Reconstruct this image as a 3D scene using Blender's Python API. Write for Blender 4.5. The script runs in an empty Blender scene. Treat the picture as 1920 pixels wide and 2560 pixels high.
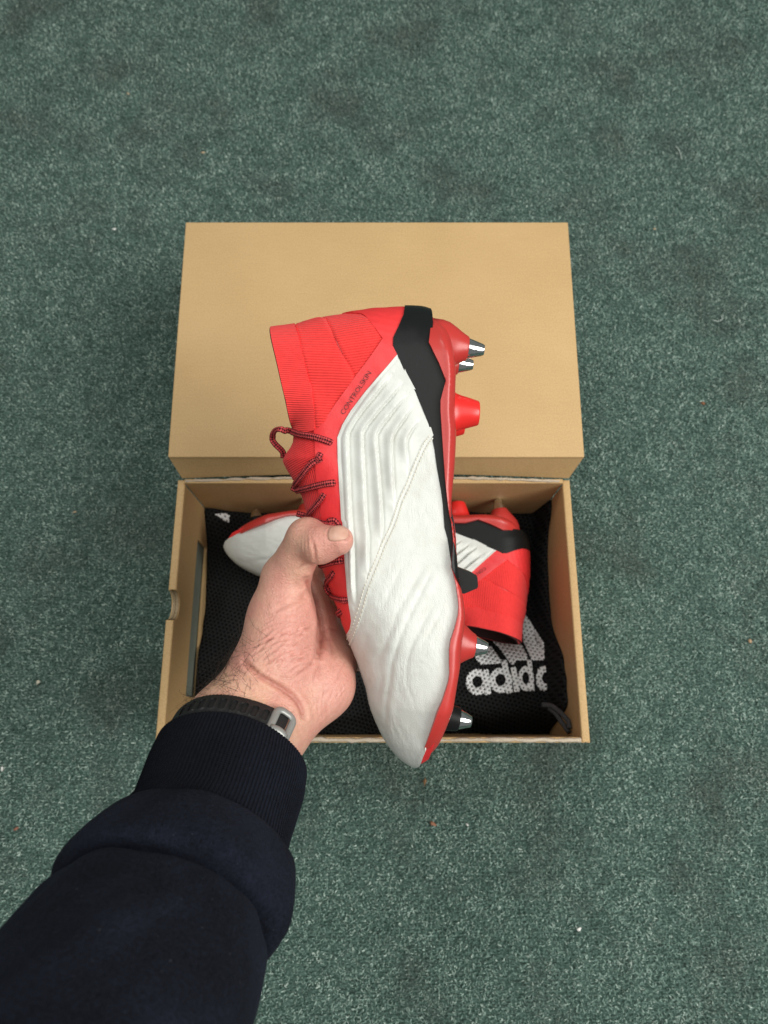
import bpy, bmesh, math, random
import numpy as np
from mathutils import Vector, Matrix
from mathutils.geometry import delaunay_2d_cdt

random.seed(7); RNG = np.random.default_rng(7)
scene = bpy.context.scene
COL = scene.collection
R = math.radians

# ------------------------------------------------------------------ camera, light, exposure
TH = R(16.5); CAMZ = 0.718                      # a phone held 72 cm over the carpet, tipped forward a little
cd = bpy.data.cameras.new('camera'); cam = bpy.data.objects.new('camera', cd); COL.objects.link(cam)
cam.location = (0, 0, CAMZ); cam.rotation_euler = (TH, 0, 0)
cd.sensor_fit = 'VERTICAL'; cd.sensor_height = 9.89; cd.sensor_width = 7.42; cd.lens = 6.857
cd.clip_start = 0.01; cd.clip_end = 100
cd.dof.use_dof = True; cd.dof.focus_distance = 0.405; cd.dof.aperture_fstop = 3.0
scene.camera = cam

w = bpy.data.worlds.new('World'); scene.world = w; w.use_nodes = True
w.node_tree.nodes['Background'].inputs[0].default_value = (0.93, 1.0, 0.97, 1)
w.node_tree.nodes['Background'].inputs[1].default_value = 0.20

def area(name, loc, target, sx, sy, power, col):
    l = bpy.data.lights.new(name, 'AREA'); l.shape = 'RECTANGLE'; l.size = sx; l.size_y = sy
    l.energy = power; l.color = col
    o = bpy.data.objects.new(name, l); COL.objects.link(o); o.location = loc
    o.rotation_euler = (Vector(target) - Vector(loc)).to_track_quat('-Z', 'Y').to_euler()
    return o
area('ceiling_and_fill_light', (1.6, -0.30, 1.85), (0.0, 0.1, 0.1), 1.3, 1.2, 52, (1.0, 0.985, 0.94))
area('ceiling_and_fill_light', (-0.85, 1.2, 2.45), (-0.1, 0.1, 0), 1.2, 0.6, 18, (1.0, 0.985, 0.94))
area('ceiling_and_fill_light', (0.1, -0.2, 2.6), (0.1, -0.2, 0), 2.4, 1.6, 25, (1.0, 0.985, 0.94))  # added overhead fill, large so the metal stud tips reflect something bright
scene.view_settings.view_transform = 'Standard'; scene.view_settings.look = 'None'
scene.view_settings.exposure = 0.0; scene.view_settings.gamma = 1.0

# ------------------------------------------------------------------ measuring frame
# Points measured in the photograph (1920 x 2560) are turned into real positions with a real depth.
FPX = 1775.0; CX, CY = 960.0, 1280.0; D0 = 0.43
FRAME = Matrix.Translation(Vector((0, 0, CAMZ))) @ Matrix.Rotation(TH, 4, 'X') @ Matrix.Translation(Vector((0, 0, -D0)))
def Lp(px, py, z=0.0):
    """pixel -> frame-local point, z metres in front of the plane 43 cm from the lens"""
    d = D0 - z
    return np.stack([(np.asarray(px, float) - CX) / FPX * d, -(np.asarray(py, float) - CY) / FPX * d, np.zeros_like(np.asarray(px, float)) + z], -1)
def floor_pt(px, py, zw):
    """pixel -> world point on the level z = zw"""
    u, v = (px - CX) / FPX, (py - CY) / FPX
    dy = math.sin(TH) - v * math.cos(TH); dz = -(math.cos(TH) + v * math.sin(TH))
    t = (zw - CAMZ) / dz
    return np.array([u * t, dy * t, zw])
def zf(ox, oy, s):                              # enlarged crop -> photograph pixels
    return lambda pts: np.array([(ox + x / s, oy + y / s) for x, y in pts], float)
Z1 = zf(640, 720, 2.765); Z2 = zf(640, 1300, 2.765); Z3 = zf(640, 1040, 5.53); Z4 = zf(640, 1300, 6.38)

# ------------------------------------------------------------------ object helpers
def link(name, data, parent=None, mat=None, **props):
    o = bpy.data.objects.new(name, data); COL.objects.link(o)
    if parent is not None: o.parent = parent
    if mat is not None and data is not None: data.materials.append(mat)
    for k, v in props.items(): o[k] = v
    return o
def thing(name, label, cat, mw=None, group=None):
    o = bpy.data.objects.new(name, None); COL.objects.link(o); o.empty_display_size = 0.02
    o['label'] = label; o['category'] = cat
    if group: o['group'] = group
    if mw is not None: o.matrix_world = mw
    return o
def mesh_np(name, V, Fs, smooth=True):
    """V (n,3); Fs list of index lists or an (m,k) array"""
    me = bpy.data.meshes.new(name)
    V = np.asarray(V, np.float32)
    if isinstance(Fs, np.ndarray):
        m, k = Fs.shape
        me.vertices.add(len(V)); me.vertices.foreach_set('co', V.ravel())
        me.loops.add(m * k); me.loops.foreach_set('vertex_index', Fs.astype(np.int32).ravel())
        me.polygons.add(m); me.polygons.foreach_set('loop_start', np.arange(0, m * k, k, dtype=np.int32))
        me.update(calc_edges=True)
    else:
        me.from_pydata(V.tolist(), [], [list(map(int, f)) for f in Fs]); me.update()
    me.validate()
    me.polygons.foreach_set('use_smooth', np.full(len(me.polygons), smooth))
    return me
def merge(parts):
    V, Fs, o = [], [], 0
    for v, f in parts:
        V.append(np.asarray(v, float)); Fs += [[i + o for i in q] for q in f]; o += len(v)
    return np.concatenate(V), Fs
def bm_mesh(name, bm, smooth=False):
    me = bpy.data.meshes.new(name); bmesh.ops.recalc_face_normals(bm, faces=bm.faces[:]); bm.to_mesh(me); bm.free()
    me.polygons.foreach_set('use_smooth', np.full(len(me.polygons), smooth)); return me
def tube(P, rad, n=8, caps=True, flat=None, up=None):
    """tube along P; rad scalar or per point; flat=(across, thick) scales; up = per point surface normal"""
    P = np.asarray(P, float); m = len(P); rad = np.broadcast_to(np.asarray(rad, float), (m,))
    T = np.gradient(P, axis=0); T /= np.linalg.norm(T, axis=1)[:, None] + 1e-12
    if up is None: up = np.tile([0.0, 0.0, 1.0], (m, 1))
    S = np.cross(T, up); S /= np.linalg.norm(S, axis=1)[:, None] + 1e-12
    U = np.cross(S, T)
    fa, ft = flat or (1, 1)
    a = np.arange(n) / n * 2 * math.pi
    V = (P[:, None] + rad[:, None, None] * (np.cos(a)[None, :, None] * S[:, None] * fa + np.sin(a)[None, :, None] * U[:, None] * ft)).reshape(-1, 3)
    Fs = [[i * n + j, i * n + (j + 1) % n, (i + 1) * n + (j + 1) % n, (i + 1) * n + j] for i in range(m - 1) for j in range(n)]
    if caps: Fs += [list(range(n))[::-1], [(m - 1) * n + j for j in range(n)]]
    return V, Fs
def catmull(P, k=6, closed=False):
    P = np.asarray(P, float); n = len(P); out = []
    rng = range(n) if closed else range(n - 1)
    for i in rng:
        p0 = P[(i - 1) % n] if closed or i > 0 else 2 * P[0] - P[1]
        p1, p2 = P[i], P[(i + 1) % n]
        p3 = P[(i + 2) % n] if closed or i + 2 < n else 2 * P[-1] - P[-2]
        for t in np.arange(k) / k:
            out.append(0.5 * (2 * p1 + (p2 - p0) * t + (2 * p0 - 5 * p1 + 4 * p2 - p3) * t * t + (3 * p1 - p0 - 3 * p2 + p3) * t ** 3))
    if not closed: out.append(P[-1])
    return np.array(out)
def pdist(P, poly, vals=None):
    """distance of points to an open polyline (+ value interpolated along it)"""
    P = np.asarray(P, float); A = poly[:-1]; B = poly[1:]; best = np.full(len(P), 1e9); bv = np.zeros(len(P))
    side = np.zeros(len(P))
    for i in range(len(A)):
        ab = B[i] - A[i]; l2 = ab @ ab + 1e-18
        t = np.clip(((P - A[i]) @ ab) / l2, 0, 1)
        q = P - (A[i] + t[:, None] * ab); d = np.hypot(q[:, 0], q[:, 1]); m = d < best
        best[m] = d[m]
        cr = ab[0] * q[:, 1] - ab[1] * q[:, 0]; side[m] = np.sign(cr[m])
        if vals is not None: bv[m] = (vals[i] + t * (vals[i + 1] - vals[i]))[m]
    return best, bv, side
def inside(P, poly):
    P = np.asarray(P, float); x, y = P[:, 0], P[:, 1]; r = np.zeros(len(P), bool); n = len(poly); j = n - 1
    for i in range(n):
        xi, yi = poly[i]; xj, yj = poly[j]
        if yi != yj:
            c = ((yi > y) != (yj > y)) & (x < (xj - xi) * (y - yi) / (yj - yi) + xi); r ^= c
        j = i
    return r
def resample(poly, step, closed=True):
    P = np.vstack([poly, poly[:1]]) if closed else np.asarray(poly); out = []
    for a, b in zip(P[:-1], P[1:]):
        n = max(1, int(np.ceil(np.linalg.norm(b - a) / step)))
        out += [a + (b - a) * t for t in np.arange(n) / n]
    if not closed: out.append(P[-1])
    return np.array(out)
def cdt_fill(polys_in, holes, step, extra=None, edge_step=None):
    """triangulate the common inside of polys_in minus holes; grid points inside"""
    edge_step = edge_step or step; pts, edges = [], []
    def addloop(p):
        q = resample(p, edge_step); o = len(pts); pts.extend(map(tuple, q))
        edges.extend((o + i, o + (i + 1) % len(q)) for i in range(len(q)))
    for p in list(polys_in) + list(holes): addloop(np.asarray(p))
    lo = np.max([np.min(p, 0) for p in polys_in], 0); hi = np.min([np.max(p, 0) for p in polys_in], 0)
    gx, gy = np.meshgrid(np.arange(lo[0], hi[0], step), np.arange(lo[1], hi[1], step * 0.866))
    gx = gx + (np.arange(gx.shape[0]) % 2)[:, None] * step * 0.5
    G = np.stack([gx.ravel(), gy.ravel()], 1)
    if extra is not None and len(extra): G = np.vstack([G, extra])
    k = np.ones(len(G), bool)
    for p in polys_in: k &= inside(G, np.asarray(p))
    for p in holes: k &= ~inside(G, np.asarray(p))
    pts.extend(map(tuple, G[k]))
    vs, _, fs, *_ = delaunay_2d_cdt([Vector(p) for p in pts], edges, [], 0, 1e-7, False)
    V = np.array([(v.x, v.y) for v in vs]); T = np.array([f for f in fs if len(f) == 3])
    c = V[T].mean(1); k = np.ones(len(T), bool)
    for p in polys_in: k &= inside(c, np.asarray(p))
    for p in holes: k &= ~inside(c, np.asarray(p))
    T = T[k]; used = np.unique(T); m = -np.ones(len(V), int); m[used] = np.arange(len(used))
    V = V[used]; T = m[T]
    a = V[T]; s = (a[:, 1, 0] - a[:, 0, 0]) * (a[:, 2, 1] - a[:, 0, 1]) - (a[:, 1, 1] - a[:, 0, 1]) * (a[:, 2, 0] - a[:, 0, 0])
    T[s < 0] = T[s < 0][:, ::-1]
    return V, T
def border(T):
    E = np.concatenate([T[:, [0, 1]], T[:, [1, 2]], T[:, [2, 0]]]); k = np.sort(E, 1)
    _, inv, c = np.unique(k, axis=0, return_inverse=True, return_counts=True)
    return E[c[inv.ravel()] == 1]

# ------------------------------------------------------------------ material helpers
class NT:
    def __init__(s, name):
        s.m = bpy.data.materials.new(name); s.m.use_nodes = True; s.t = s.m.node_tree; s.b = s.t.nodes['Principled BSDF']
    def n(s, typ, **kw):
        x = s.t.nodes.new(typ)
        for k, v in kw.items():
            if k.startswith('i_'):
                key = k[2:]; key = int(key) if key.isdigit() else key.replace('_', ' ')
                if hasattr(v, 'is_output'): s.t.links.new(v, x.inputs[key])
                else: x.inputs[key].default_value = v
            else: setattr(x, k, v)
        return x
    def set(s, **kw):
        for k, v in kw.items():
            k = k.replace('_', ' ')
            if hasattr(v, 'is_output'): s.t.links.new(v, s.b.inputs[k])
            else: s.b.inputs[k].default_value = v
        return s
    def coord(s, which='Object'): return s.n('ShaderNodeTexCoord').outputs[which]
    def noise(s, vec, scale, detail=3, rough=0.55, dist=0.0):
        return s.n('ShaderNodeTexNoise', i_Vector=vec, i_Scale=scale, i_Detail=detail, i_Roughness=rough, i_Distortion=dist).outputs['Fac']
    def ramp(s, fac, stops):
        r = s.n('ShaderNodeValToRGB', i_0=fac); e = r.color_ramp.elements
        while len(e) < len(stops): e.new(0.5)
        for q, (p, c) in zip(e, stops): q.position = p; q.color = (*c, 1) if len(c) == 3 else c
        return r.outputs[0]
    def math(s, op, a, b=0.0, c=None):
        kw = dict(operation=op, i_0=a, i_1=b)
        if c is not None: kw['i_2'] = c
        return s.n('ShaderNodeMath', **kw).outputs[0]
    def bump(s, h, strength, dist, normal=None):
        kw = dict(i_Height=h, i_Strength=strength, i_Distance=dist)
        if normal is not None: kw['i_Normal'] = normal
        return s.n('ShaderNodeBump', **kw).outputs[0]
    def map(s, vec, scale=(1, 1, 1), rot=(0, 0, 0), loc=(0, 0, 0)):
        return s.n('ShaderNodeMapping', i_Vector=vec, i_Scale=scale, i_Rotation=rot, i_Location=loc).outputs[0]
    def mix(s, fac, a, b, mode='MIX'):
        x = s.n('ShaderNodeMix', data_type='RGBA', blend_type=mode)
        for k, v in ((0, fac), (6, a), (7, b)):
            if hasattr(v, 'is_output'): s.t.links.new(v, x.inputs[k])
            elif k and len(v) == 3: x.inputs[k].default_value = (*v, 1)
            else: x.inputs[k].default_value = v
        return x.outputs[2]

def m_plain(name, col, rough=0.5, metal=0.0, var=0.08, scale=60, bump=0.0, bscale=400, bdist=0.0005, **kw):
    m = NT(name); v = m.coord(); c = np.array(col)
    f = m.noise(v, scale, 4)
    m.set(Base_Color=m.ramp(f, [(0.3, tuple(c * (1 - var))), (0.7, tuple(np.minimum(1, c * (1 + var))))]), Roughness=rough, Metallic=metal, **kw)
    if bump: m.set(Normal=m.bump(m.noise(v, bscale, 3), bump, bdist))
    return m.m

# ------------------------------------------------------------------ carpet
def carpet_material():
    m = NT('carpet'); v = m.coord('Object')
    big = m.noise(v, 9, 4, 0.6); mid = m.noise(v, 70, 3, 0.6)
    rows = m.n('ShaderNodeTexWave', wave_type='BANDS', bands_direction='Y', i_Vector=v, i_Scale=95, i_Distortion=6, i_Detail=2, i_Detail_Scale=2.0).outputs['Fac']
    fine = m.noise(v, 420, 3, 0.7)
    s = m.math('ADD', m.math('MULTIPLY', fine, 0.6), m.math('MULTIPLY', rows, 0.1))
    s = m.math('ADD', s, m.math('MULTIPLY', mid, 0.25))
    col = m.ramp(s, [(0.30, (0.020, 0.045, 0.037)), (0.48, (0.070, 0.125, 0.104)), (0.68, (0.20, 0.30, 0.26))])
    col = m.mix(m.ramp(big, [(0.52, (0, 0, 0)), (0.72, (0.35, 0.35, 0.35))]), col, (0.055, 0.052, 0.05))
    m.set(Base_Color=col, Roughness=0.95, Specular_IOR_Level=0.15)
    m.set(Normal=m.bump(m.math('ADD', fine, m.math('MULTIPLY', rows, 0.4)), 0.9, 0.003))
    return m.m
def pile_material():
    m = NT('carpet_pile'); v = m.coord('Object')
    a = m.n('ShaderNodeAttribute', attribute_name='tone').outputs['Fac']
    big = m.noise(v, 9, 4, 0.6); mid = m.noise(v, 24, 3)
    s = m.math('ADD', a, m.math('MULTIPLY', m.math('SUBTRACT', mid, 0.5), 0.55))
    col = m.ramp(s, [(0.0, (0.034, 0.068, 0.058)), (0.40, (0.108, 0.184, 0.156)), (0.72, (0.275, 0.385, 0.335)), (1.0, (0.52, 0.63, 0.56))])
    col = m.mix(m.ramp(big, [(0.5, (0, 0, 0)), (0.70, (0.55, 0.55, 0.55))]), col, (0.082, 0.082, 0.074))
    m.set(Base_Color=col, Roughness=0.85, Specular_IOR_Level=0.2, Sheen_Weight=0.1)
    return m.m
M_CARPET = carpet_material(); M_PILE = pile_material()
link('carpet', mesh_np('carpet', [(-4, -4, 0), (4, -4, 0), (4, 4, 0), (-4, 4, 0)], [[0, 1, 2, 3]], False), None, M_CARPET, kind='structure')
def carpet_pile(pitch=0.0026, per=3):
    tx, ty = np.meshgrid(np.arange(-0.66, 0.66, pitch), np.arange(-0.36, 1.06, pitch * 1.05), indexing='ij'); tx = tx.ravel(); ty = ty.ravel()
    keep = (np.abs(tx) < 0.385 + 0.19 * (ty + 0.36)) & (ty > -0.33) & (ty < 1.02) & ~((np.abs(tx + 0.009) < 0.165) & (ty > 0.0) & (ty < 0.195))
    tx, ty = tx[keep], ty[keep]; m = len(tx)
    tx = tx + RNG.normal(0, pitch * 0.33, m); ty = ty + RNG.normal(0, pitch * 0.10, m) + 0.0006 * np.sin(tx * 90)      # tufts stitched in rows
    tt = np.clip(RNG.normal(0.50, 0.15, m), 0, 1); thh = RNG.uniform(0.55, 1.25, m)
    x = np.repeat(tx, per) + RNG.normal(0, 0.00062, m * per); y = np.repeat(ty, per) + RNG.normal(0, 0.00042, m * per)
    n = len(x); a = RNG.uniform(0, 2 * math.pi, n); L = RNG.uniform(0.0012, 0.0031, n); wd = RNG.uniform(0.00022, 0.00046, n)
    h = RNG.uniform(0.0010, 0.0030, n) * np.repeat(thh, per); bend = RNG.normal(0, 1.3, n)
    c, s = np.cos(a), np.sin(a); c2, s2 = np.cos(a + bend), np.sin(a + bend)
    P0 = np.stack([x, y, np.full(n, 0.0003)], 1)
    P1 = P0 + np.stack([c * L * .45, s * L * .45, h], 1)
    P2 = P1 + np.stack([c2 * L * .55, s2 * L * .55, RNG.normal(-0.0002, 0.0006, n)], 1)
    sd = np.stack([-s, c, np.zeros(n)], 1) * wd[:, None]
    V = np.stack([P0 - sd, P0 + sd, P1 - sd, P1 + sd, P2 - sd * .6, P2 + sd * .6], 1).reshape(-1, 3)
    b = np.arange(n)[:, None] * 6
    F4 = np.concatenate([b + np.array([[0, 1, 3, 2]]), b + np.array([[2, 3, 5, 4]])])
    me = mesh_np('carpet_pile', V, F4, True)
    tone = np.clip(np.repeat(tt, per) + RNG.normal(0, 0.15, n), 0, 1); at = me.attributes.new('tone', 'FLOAT', 'POINT')
    at.data.foreach_set('value', np.repeat(tone, 6).astype(np.float32))
    link('carpet_pile', me, None, M_PILE, kind='stuff')
carpet_pile()

# ------------------------------------------------------------------ cardboard shoe box
def card_material(name, a, b, bump=0.15):
    m = NT(name); v = m.coord()
    f = m.noise(m.map(v, (1, 1, 1)), 900, 4, 0.7); g = m.noise(v, 14, 3); st = m.noise(m.map(v, (40, 500, 300)), 1.0, 3)
    s = m.math('ADD', m.math('MULTIPLY', m.math('SUBTRACT', f, 0.14), 0.75), m.math('ADD', m.math('ADD', 0.11, m.math('MULTIPLY', g, 0.20)), m.math('MULTIPLY', st, 0.08)))
    m.set(Base_Color=m.ramp(s, [(0.35, a), (0.62, b)]), Roughness=0.62, Specular_IOR_Level=0.3)
    m.set(Normal=m.bump(m.math('ADD', f, m.math('MULTIPLY', g, 2.0)), bump, 0.0006))
    return m.m
M_CARD = card_material('kraft_card', (0.415, 0.268, 0.118), (0.555, 0.375, 0.182))
M_CUT = card_material('cut_card_edge', (0.20, 0.135, 0.065), (0.42, 0.33, 0.21), 0.5)
M_FOLD = card_material('torn_fold', (0.36, 0.29, 0.21), (0.55, 0.47, 0.37), 0.5)
def slab(lo, hi, bev=0.0008, seg=2):
    bm = bmesh.new(); lo = np.array(lo); hi = np.array(hi)
    bmesh.ops.create_cube(bm, size=1.0, matrix=Matrix.Translation(Vector((lo + hi) / 2)) @ Matrix.Diagonal((*(hi - lo), 1)))
    if bev: bmesh.ops.bevel(bm, geom=bm.edges[:], offset=bev, segments=seg, affect='EDGES', profile=0.5)
    return bm
def join_bm(bms):
    out = bmesh.new()
    for b in bms:
        me = bpy.data.meshes.new('t'); b.to_mesh(me); b.free(); out.from_mesh(me); bpy.data.meshes.remove(me)
    return out
def plate_yz(outline, holes, x0, x1, step=0.02):
    """a card panel standing in the y-z plane, thickness x0..x1, with cut-outs"""
    V, T = cdt_fill([outline], holes, step); n = len(V); E = border(T)
    A = np.c_[np.full(n, x1), V]; B = np.c_[np.full(n, x0), V]
    Fs = [list(t) for t in T] + [[t[2] + n, t[1] + n, t[0] + n] for t in T] + [[e[1], e[0], e[0] + n, e[1] + n] for e in E]
    return np.concatenate([A, B]), Fs
BX0, BX1 = -0.1815, 0.1635; BY0, BY1 = -0.0155, 0.2045; RIM = 0.127
box = thing('shoe_box', 'open brown cardboard shoe box with its lid folded back, on the green carpet', 'box', Matrix.Translation((-0.009, 0.0945, 0)))
BO = np.array([-0.009, 0.0945, 0.0])
def bslab(name, lo, hi, mat=M_CARD, parent=box, bev=0.0008):
    return link(name, bm_mesh(name, slab(np.array(lo) - BO, np.array(hi) - BO, bev)), parent, mat)
bslab('base_panel', (BX0 + .003, BY0 + .004, 0.0035), (BX1 - .003, BY1 - .004, 0.0065))
# front and back walls
bslab('front_wall', (BX0 + .0068, BY0, 0.004), (BX1 - .0068, BY0 + 0.0042, RIM - 0.001))
bk = bslab('back_wall', (BX0 + .0068, BY1 - 0.004, 0.004), (BX1 - .0068, BY1, RIM + 0.003))
# left wall: two layers with a finger notch at the rim and a long hand slot
oy, oz = BO[1], 0.0
def wall_outline(y0, y1, z0, z1, notch=None):
    p = [(y0, z0), (y1, z0), (y1, z1)]
    if notch:
        yc, r = notch; a = np.linspace(0, math.pi, 17)
        p += [(yc + r * math.cos(t), z1 - r * 1.0 * math.sin(t)) for t in a]
    return np.array(p + [(y0, z1)]) - (oy, oz)
def rrect(y0, y1, z0, z1, r=0.003):
    out = []
    for cx, cy, a0 in ((y1 - r, z1 - r, 0), (y0 + r, z1 - r, 90), (y0 + r, z0 + r, 180), (y1 - r, z0 + r, 270)):
        out += [(cx + r * math.cos(R(a0 + k * 22.5)), cy + r * math.sin(R(a0 + k * 22.5))) for k in range(5)]
    return np.array(out) - (oy, oz)
NOTCH = (0.0942, 0.0125); SLOT = rrect(0.022, 0.165, RIM - 0.090, RIM - 0.055)
wl = thing('side_wall', '', ''); del wl['label']; del wl['category']; wl.parent = box
for nm, x0, x1 in (('outer_panel', BX0, BX0 + .0024), ('inner_panel', BX0 + .0042, BX0 + .0067)):
    V, Fs = plate_yz(wall_outline(BY0, BY1 - (0.0 if nm[0] == 'o' else 0.0045), 0.004, RIM - 0.0012, NOTCH), [SLOT] if nm[0] == 'i' else [], x0 - BO[0], x1 - BO[0])
    link(nm, mesh_np(nm, V, Fs, False), wl, M_CARD)
for y0, y1 in ((BY0, NOTCH[0] - NOTCH[1]), (NOTCH[0] + NOTCH[1], BY1)):
    link('top_fold', bm_mesh('top_fold', slab(np.array((BX0 + .0001, y0 + .0002, RIM - .0034)) - BO, np.array((BX0 + .0066, y1, RIM)) - BO, 0.0011, 3), True), wl, M_CARD)
V, Fs = plate_yz(wall_outline(BY0 + .004, BY1 - .006, 0.006, RIM - 0.004, NOTCH[:1] + (0.0155,)), [], BX0 + .0027 - BO[0], BX0 + .0033 - BO[0])
link('printed_liner', mesh_np('printed_liner', V, Fs, False), wl, m_plain('grey_green_print', (0.17, 0.20, 0.165), 0.7))
a = np.linspace(0, math.pi, 17); nb = []
for k, x in enumerate((0.0010, 0.0023, 0.0036, 0.0049)):     # stacked card layers seen in the notch
    rr = NOTCH[1] - 0.0004 - 0.0005 * (k % 2)
    o = np.stack([np.zeros(17), NOTCH[0] + rr * np.cos(a) - oy, RIM - 0.001 - rr * np.sin(a)], 1); i_ = o.copy(); i_[:, 1] += 0.004 * np.cos(a); i_[:, 2] -= 0.004 * np.sin(a)
    x0, x1 = BX0 + x - BO[0], BX0 + x + 0.0011 - BO[0]
    V = np.concatenate([o + (x0, 0, 0), o + (x1, 0, 0), i_ + (x0, 0, 0), i_ + (x1, 0, 0)])
    nb.append((V, [[j, j + 1, 18 + j, 17 + j] for j in range(16)] + [[34 + j, 35 + j, j + 1, j] for j in range(16)] + [[17 + j, 18 + j, 52 + j, 51 + j] for j in range(16)]))
link('notch_layers', mesh_np('notch_layers', *merge(nb), smooth=False), wl, M_CUT)
# right wall, also doubled
wr = thing('side_wall', '', ''); del wr['label']; del wr['category']; wr.parent = box
for nm, x0, x1 in (('outer_panel', BX1 - .0024, BX1), ('inner_panel', BX1 - .0067, BX1 - .0042)):
    V, Fs = plate_yz(wall_outline(BY0, BY1 - (0.0 if nm[0] == 'o' else 0.0045), 0.004, RIM - 0.0012), [], x0 - BO[0], x1 - BO[0])
    link(nm, mesh_np(nm, V, Fs, False), wr, M_CARD)
link('top_fold', bm_mesh('top_fold', slab(np.array((BX1 - .0066, BY0 + .0002, RIM - .0034)) - BO, np.array((BX1 - .0001, BY1, RIM)) - BO, 0.0011, 3), True), wr, M_CARD)
# cut edge of the corrugated front wall and the scuffed fold of the hinge, uneven as torn paper is
def ragged(x0, x1, y, z, wy, mat, name, amp):
    n = 70; xs = np.linspace(x0, x1, n); sag = amp[1] * np.sin(np.linspace(0, math.pi, n))
    P = np.stack([xs - BO[0], np.full(n, y - BO[1]) + RNG.normal(0, amp[0], n) + sag, np.full(n, z) + RNG.normal(0, amp[0], n)], 1)
    V, Fs = tube(P, wy * (1 + RNG.normal(0, 0.25, n)), 6)
    return link(name, mesh_np(name, V, Fs), box, mat)
ragged(BX0 + .0072, BX1 - .0072, BY0 + .0021, RIM - .0008, 0.0016, M_FOLD, 'cut_edge', (0.00025, 0))
ragged(BX0 + .008, BX1 - .010, BY1 - .0022, RIM + .0032, 0.0012, M_FOLD, 'hinge_fold', (0.00022, 0.004))
# lid: hinge strip, top, and the side flaps that hang behind it
LX0, LX1 = -0.1826, 0.1694
lidm = Matrix.Translation(Vector((-0.0066, 0.2147, CAMZ - 0.5618)) - Vector(BO)) @ Matrix.Rotation(R(2.8), 4, 'X')
lid = thing('lid', '', ''); del lid['label']; del lid['category']; lid.parent = box; lid.matrix_local = lidm
hw = 0.176
for nm, lo, hi in (('lid_top', (-hw, 0, -0.0032), (hw, 0.2270, 0)), ('lid_flap', (-hw + .0004, 0.004, -0.034), (-hw + .0036, 0.2262, -0.0036)),
                   ('lid_flap', (hw - .0036, 0.004, -0.034), (hw - .0004, 0.2262, -0.0036)), ('lid_flap', (-hw + .004, 0.2232, -0.034), (hw - .004, 0.2264, -0.0036))):
    link(nm, bm_mesh(nm, slab(lo, hi, 0.0010, 3), True), lid, M_CARD)
# hinge strip narrows from the lid (wider) to the box rim
top_l, top_r = np.array((-hw + .0003, 0.0003, -.0028)), np.array((hw - .0003, 0.0003, -.0028))
inv = lidm.inverted()
def lid_local(p): return np.array(inv @ Vector(np.array(p) - BO))
n = 25; xs = np.linspace(0, 1, n); a_ = top_l + (top_r - top_l) * xs[:, None]
bl, br = lid_local((BX0 + .004, BY1 + .0012, RIM + .001)), lid_local((BX1 - .001, BY1 + .0012, RIM + .001))
b_ = bl + (br - bl) * xs[:, None]; b_[:, 1] += 0.004 * np.sin(xs * math.pi); b_[:, 2] += 0.001 * np.sin(xs * math.pi)
th = np.array((0, 0.003, 0)); rows = [a_, b_, b_ + th, a_ + th]
V = np.concatenate(rows); Fs = []
for k in range(4):
    for j in range(n - 1): Fs.append([k * n + j, k * n + j + 1, ((k + 1) % 4) * n + j + 1, ((k + 1) % 4) * n + j])
Fs += [[0, n, 2 * n, 3 * n], [n - 1, 4 * n - 1, 3 * n - 1, 2 * n - 1]]
link('hinge_strip', mesh_np('hinge_strip', V, Fs, False), lid, M_CARD)

# ------------------------------------------------------------------ football boot: materials
def knit_material(name, col, period, ang, dots=0.0006):
    m = NT(name); v = m.coord(); r = m.map(v, (1, 1, 1), (0, 0, R(ang)))
    wob = m.noise(v, 120, 2)
    x = m.n('ShaderNodeSeparateXYZ', i_0=r)
    yy = m.math('ADD', m.math('MULTIPLY', x.outputs[1], 2 * math.pi / period), m.math('MULTIPLY', wob, 2.0))
    rib = m.math('SINE', yy)
    st = m.math('SINE', m.math('ADD', m.math('MULTIPLY', x.outputs[0], 2 * math.pi / dots), m.math('MULTIPLY', yy, 0.5)))
    h = m.math('ADD', rib, m.math('MULTIPLY', st, 0.35))
    c = np.array(col)
    f = m.math('ADD', m.math('MULTIPLY', h, 0.3), m.math('ADD', 0.3, m.math('MULTIPLY', m.noise(v, 300, 3), 0.45)))
    m.set(Base_Color=m.ramp(f, [(0.02, tuple(c * 0.66)), (0.42, tuple(c)), (0.95, tuple(np.minimum(1, c * 1.12 + 0.015)))]), Roughness=0.85, Sheen_Weight=0.25, Sheen_Tint=(1, 0.4, 0.4, 1), Specular_IOR_Level=0.2)
    m.set(Normal=m.bump(h, 0.55, 0.0005)); return m.m
RED = (0.92, 0.045, 0.042)
M_COLLAR = knit_material('collar_knit', (0.95, 0.050, 0.048), 0.00115, 4)
M_KNIT = knit_material('ankle_knit', RED, 0.0015, 3)
M_KNIT2 = knit_material('ankle_knit_rear', RED, 0.0015, -8)
M_TONGUE = knit_material('tongue_knit', (0.82, 0.034, 0.036), 0.0012, -22)
M_TONGUE2 = knit_material('tongue_knit_low', (0.80, 0.034, 0.036), 0.0012, 78)
M_REDSKIN = m_plain('red_synthetic', (0.74, 0.032, 0.037), 0.42, var=0.05, scale=180, bump=0.35, bscale=700, bdist=0.0004)
M_HEEL = m_plain('heel_fabric', (0.80, 0.034, 0.036), 0.6, var=0.06, scale=300, bump=0.3, bscale=800, bdist=0.0004)
M_SOLE = m_plain('red_sole_plastic', (0.47, 0.036, 0.030), 0.33, var=0.05, scale=40, bump=0.08, bscale=250, Subsurface_Weight=0.0, Subsurface_Radius=(0.004, 0.0006, 0.0006), Subsurface_Scale=1.0)
M_STUDRED = m_plain('red_stud_plastic', (0.72, 0.024, 0.020), 0.32, var=0.04)
M_LINE = m_plain('dark_lining', (0.03, 0.008, 0.008), 0.9)
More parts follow.
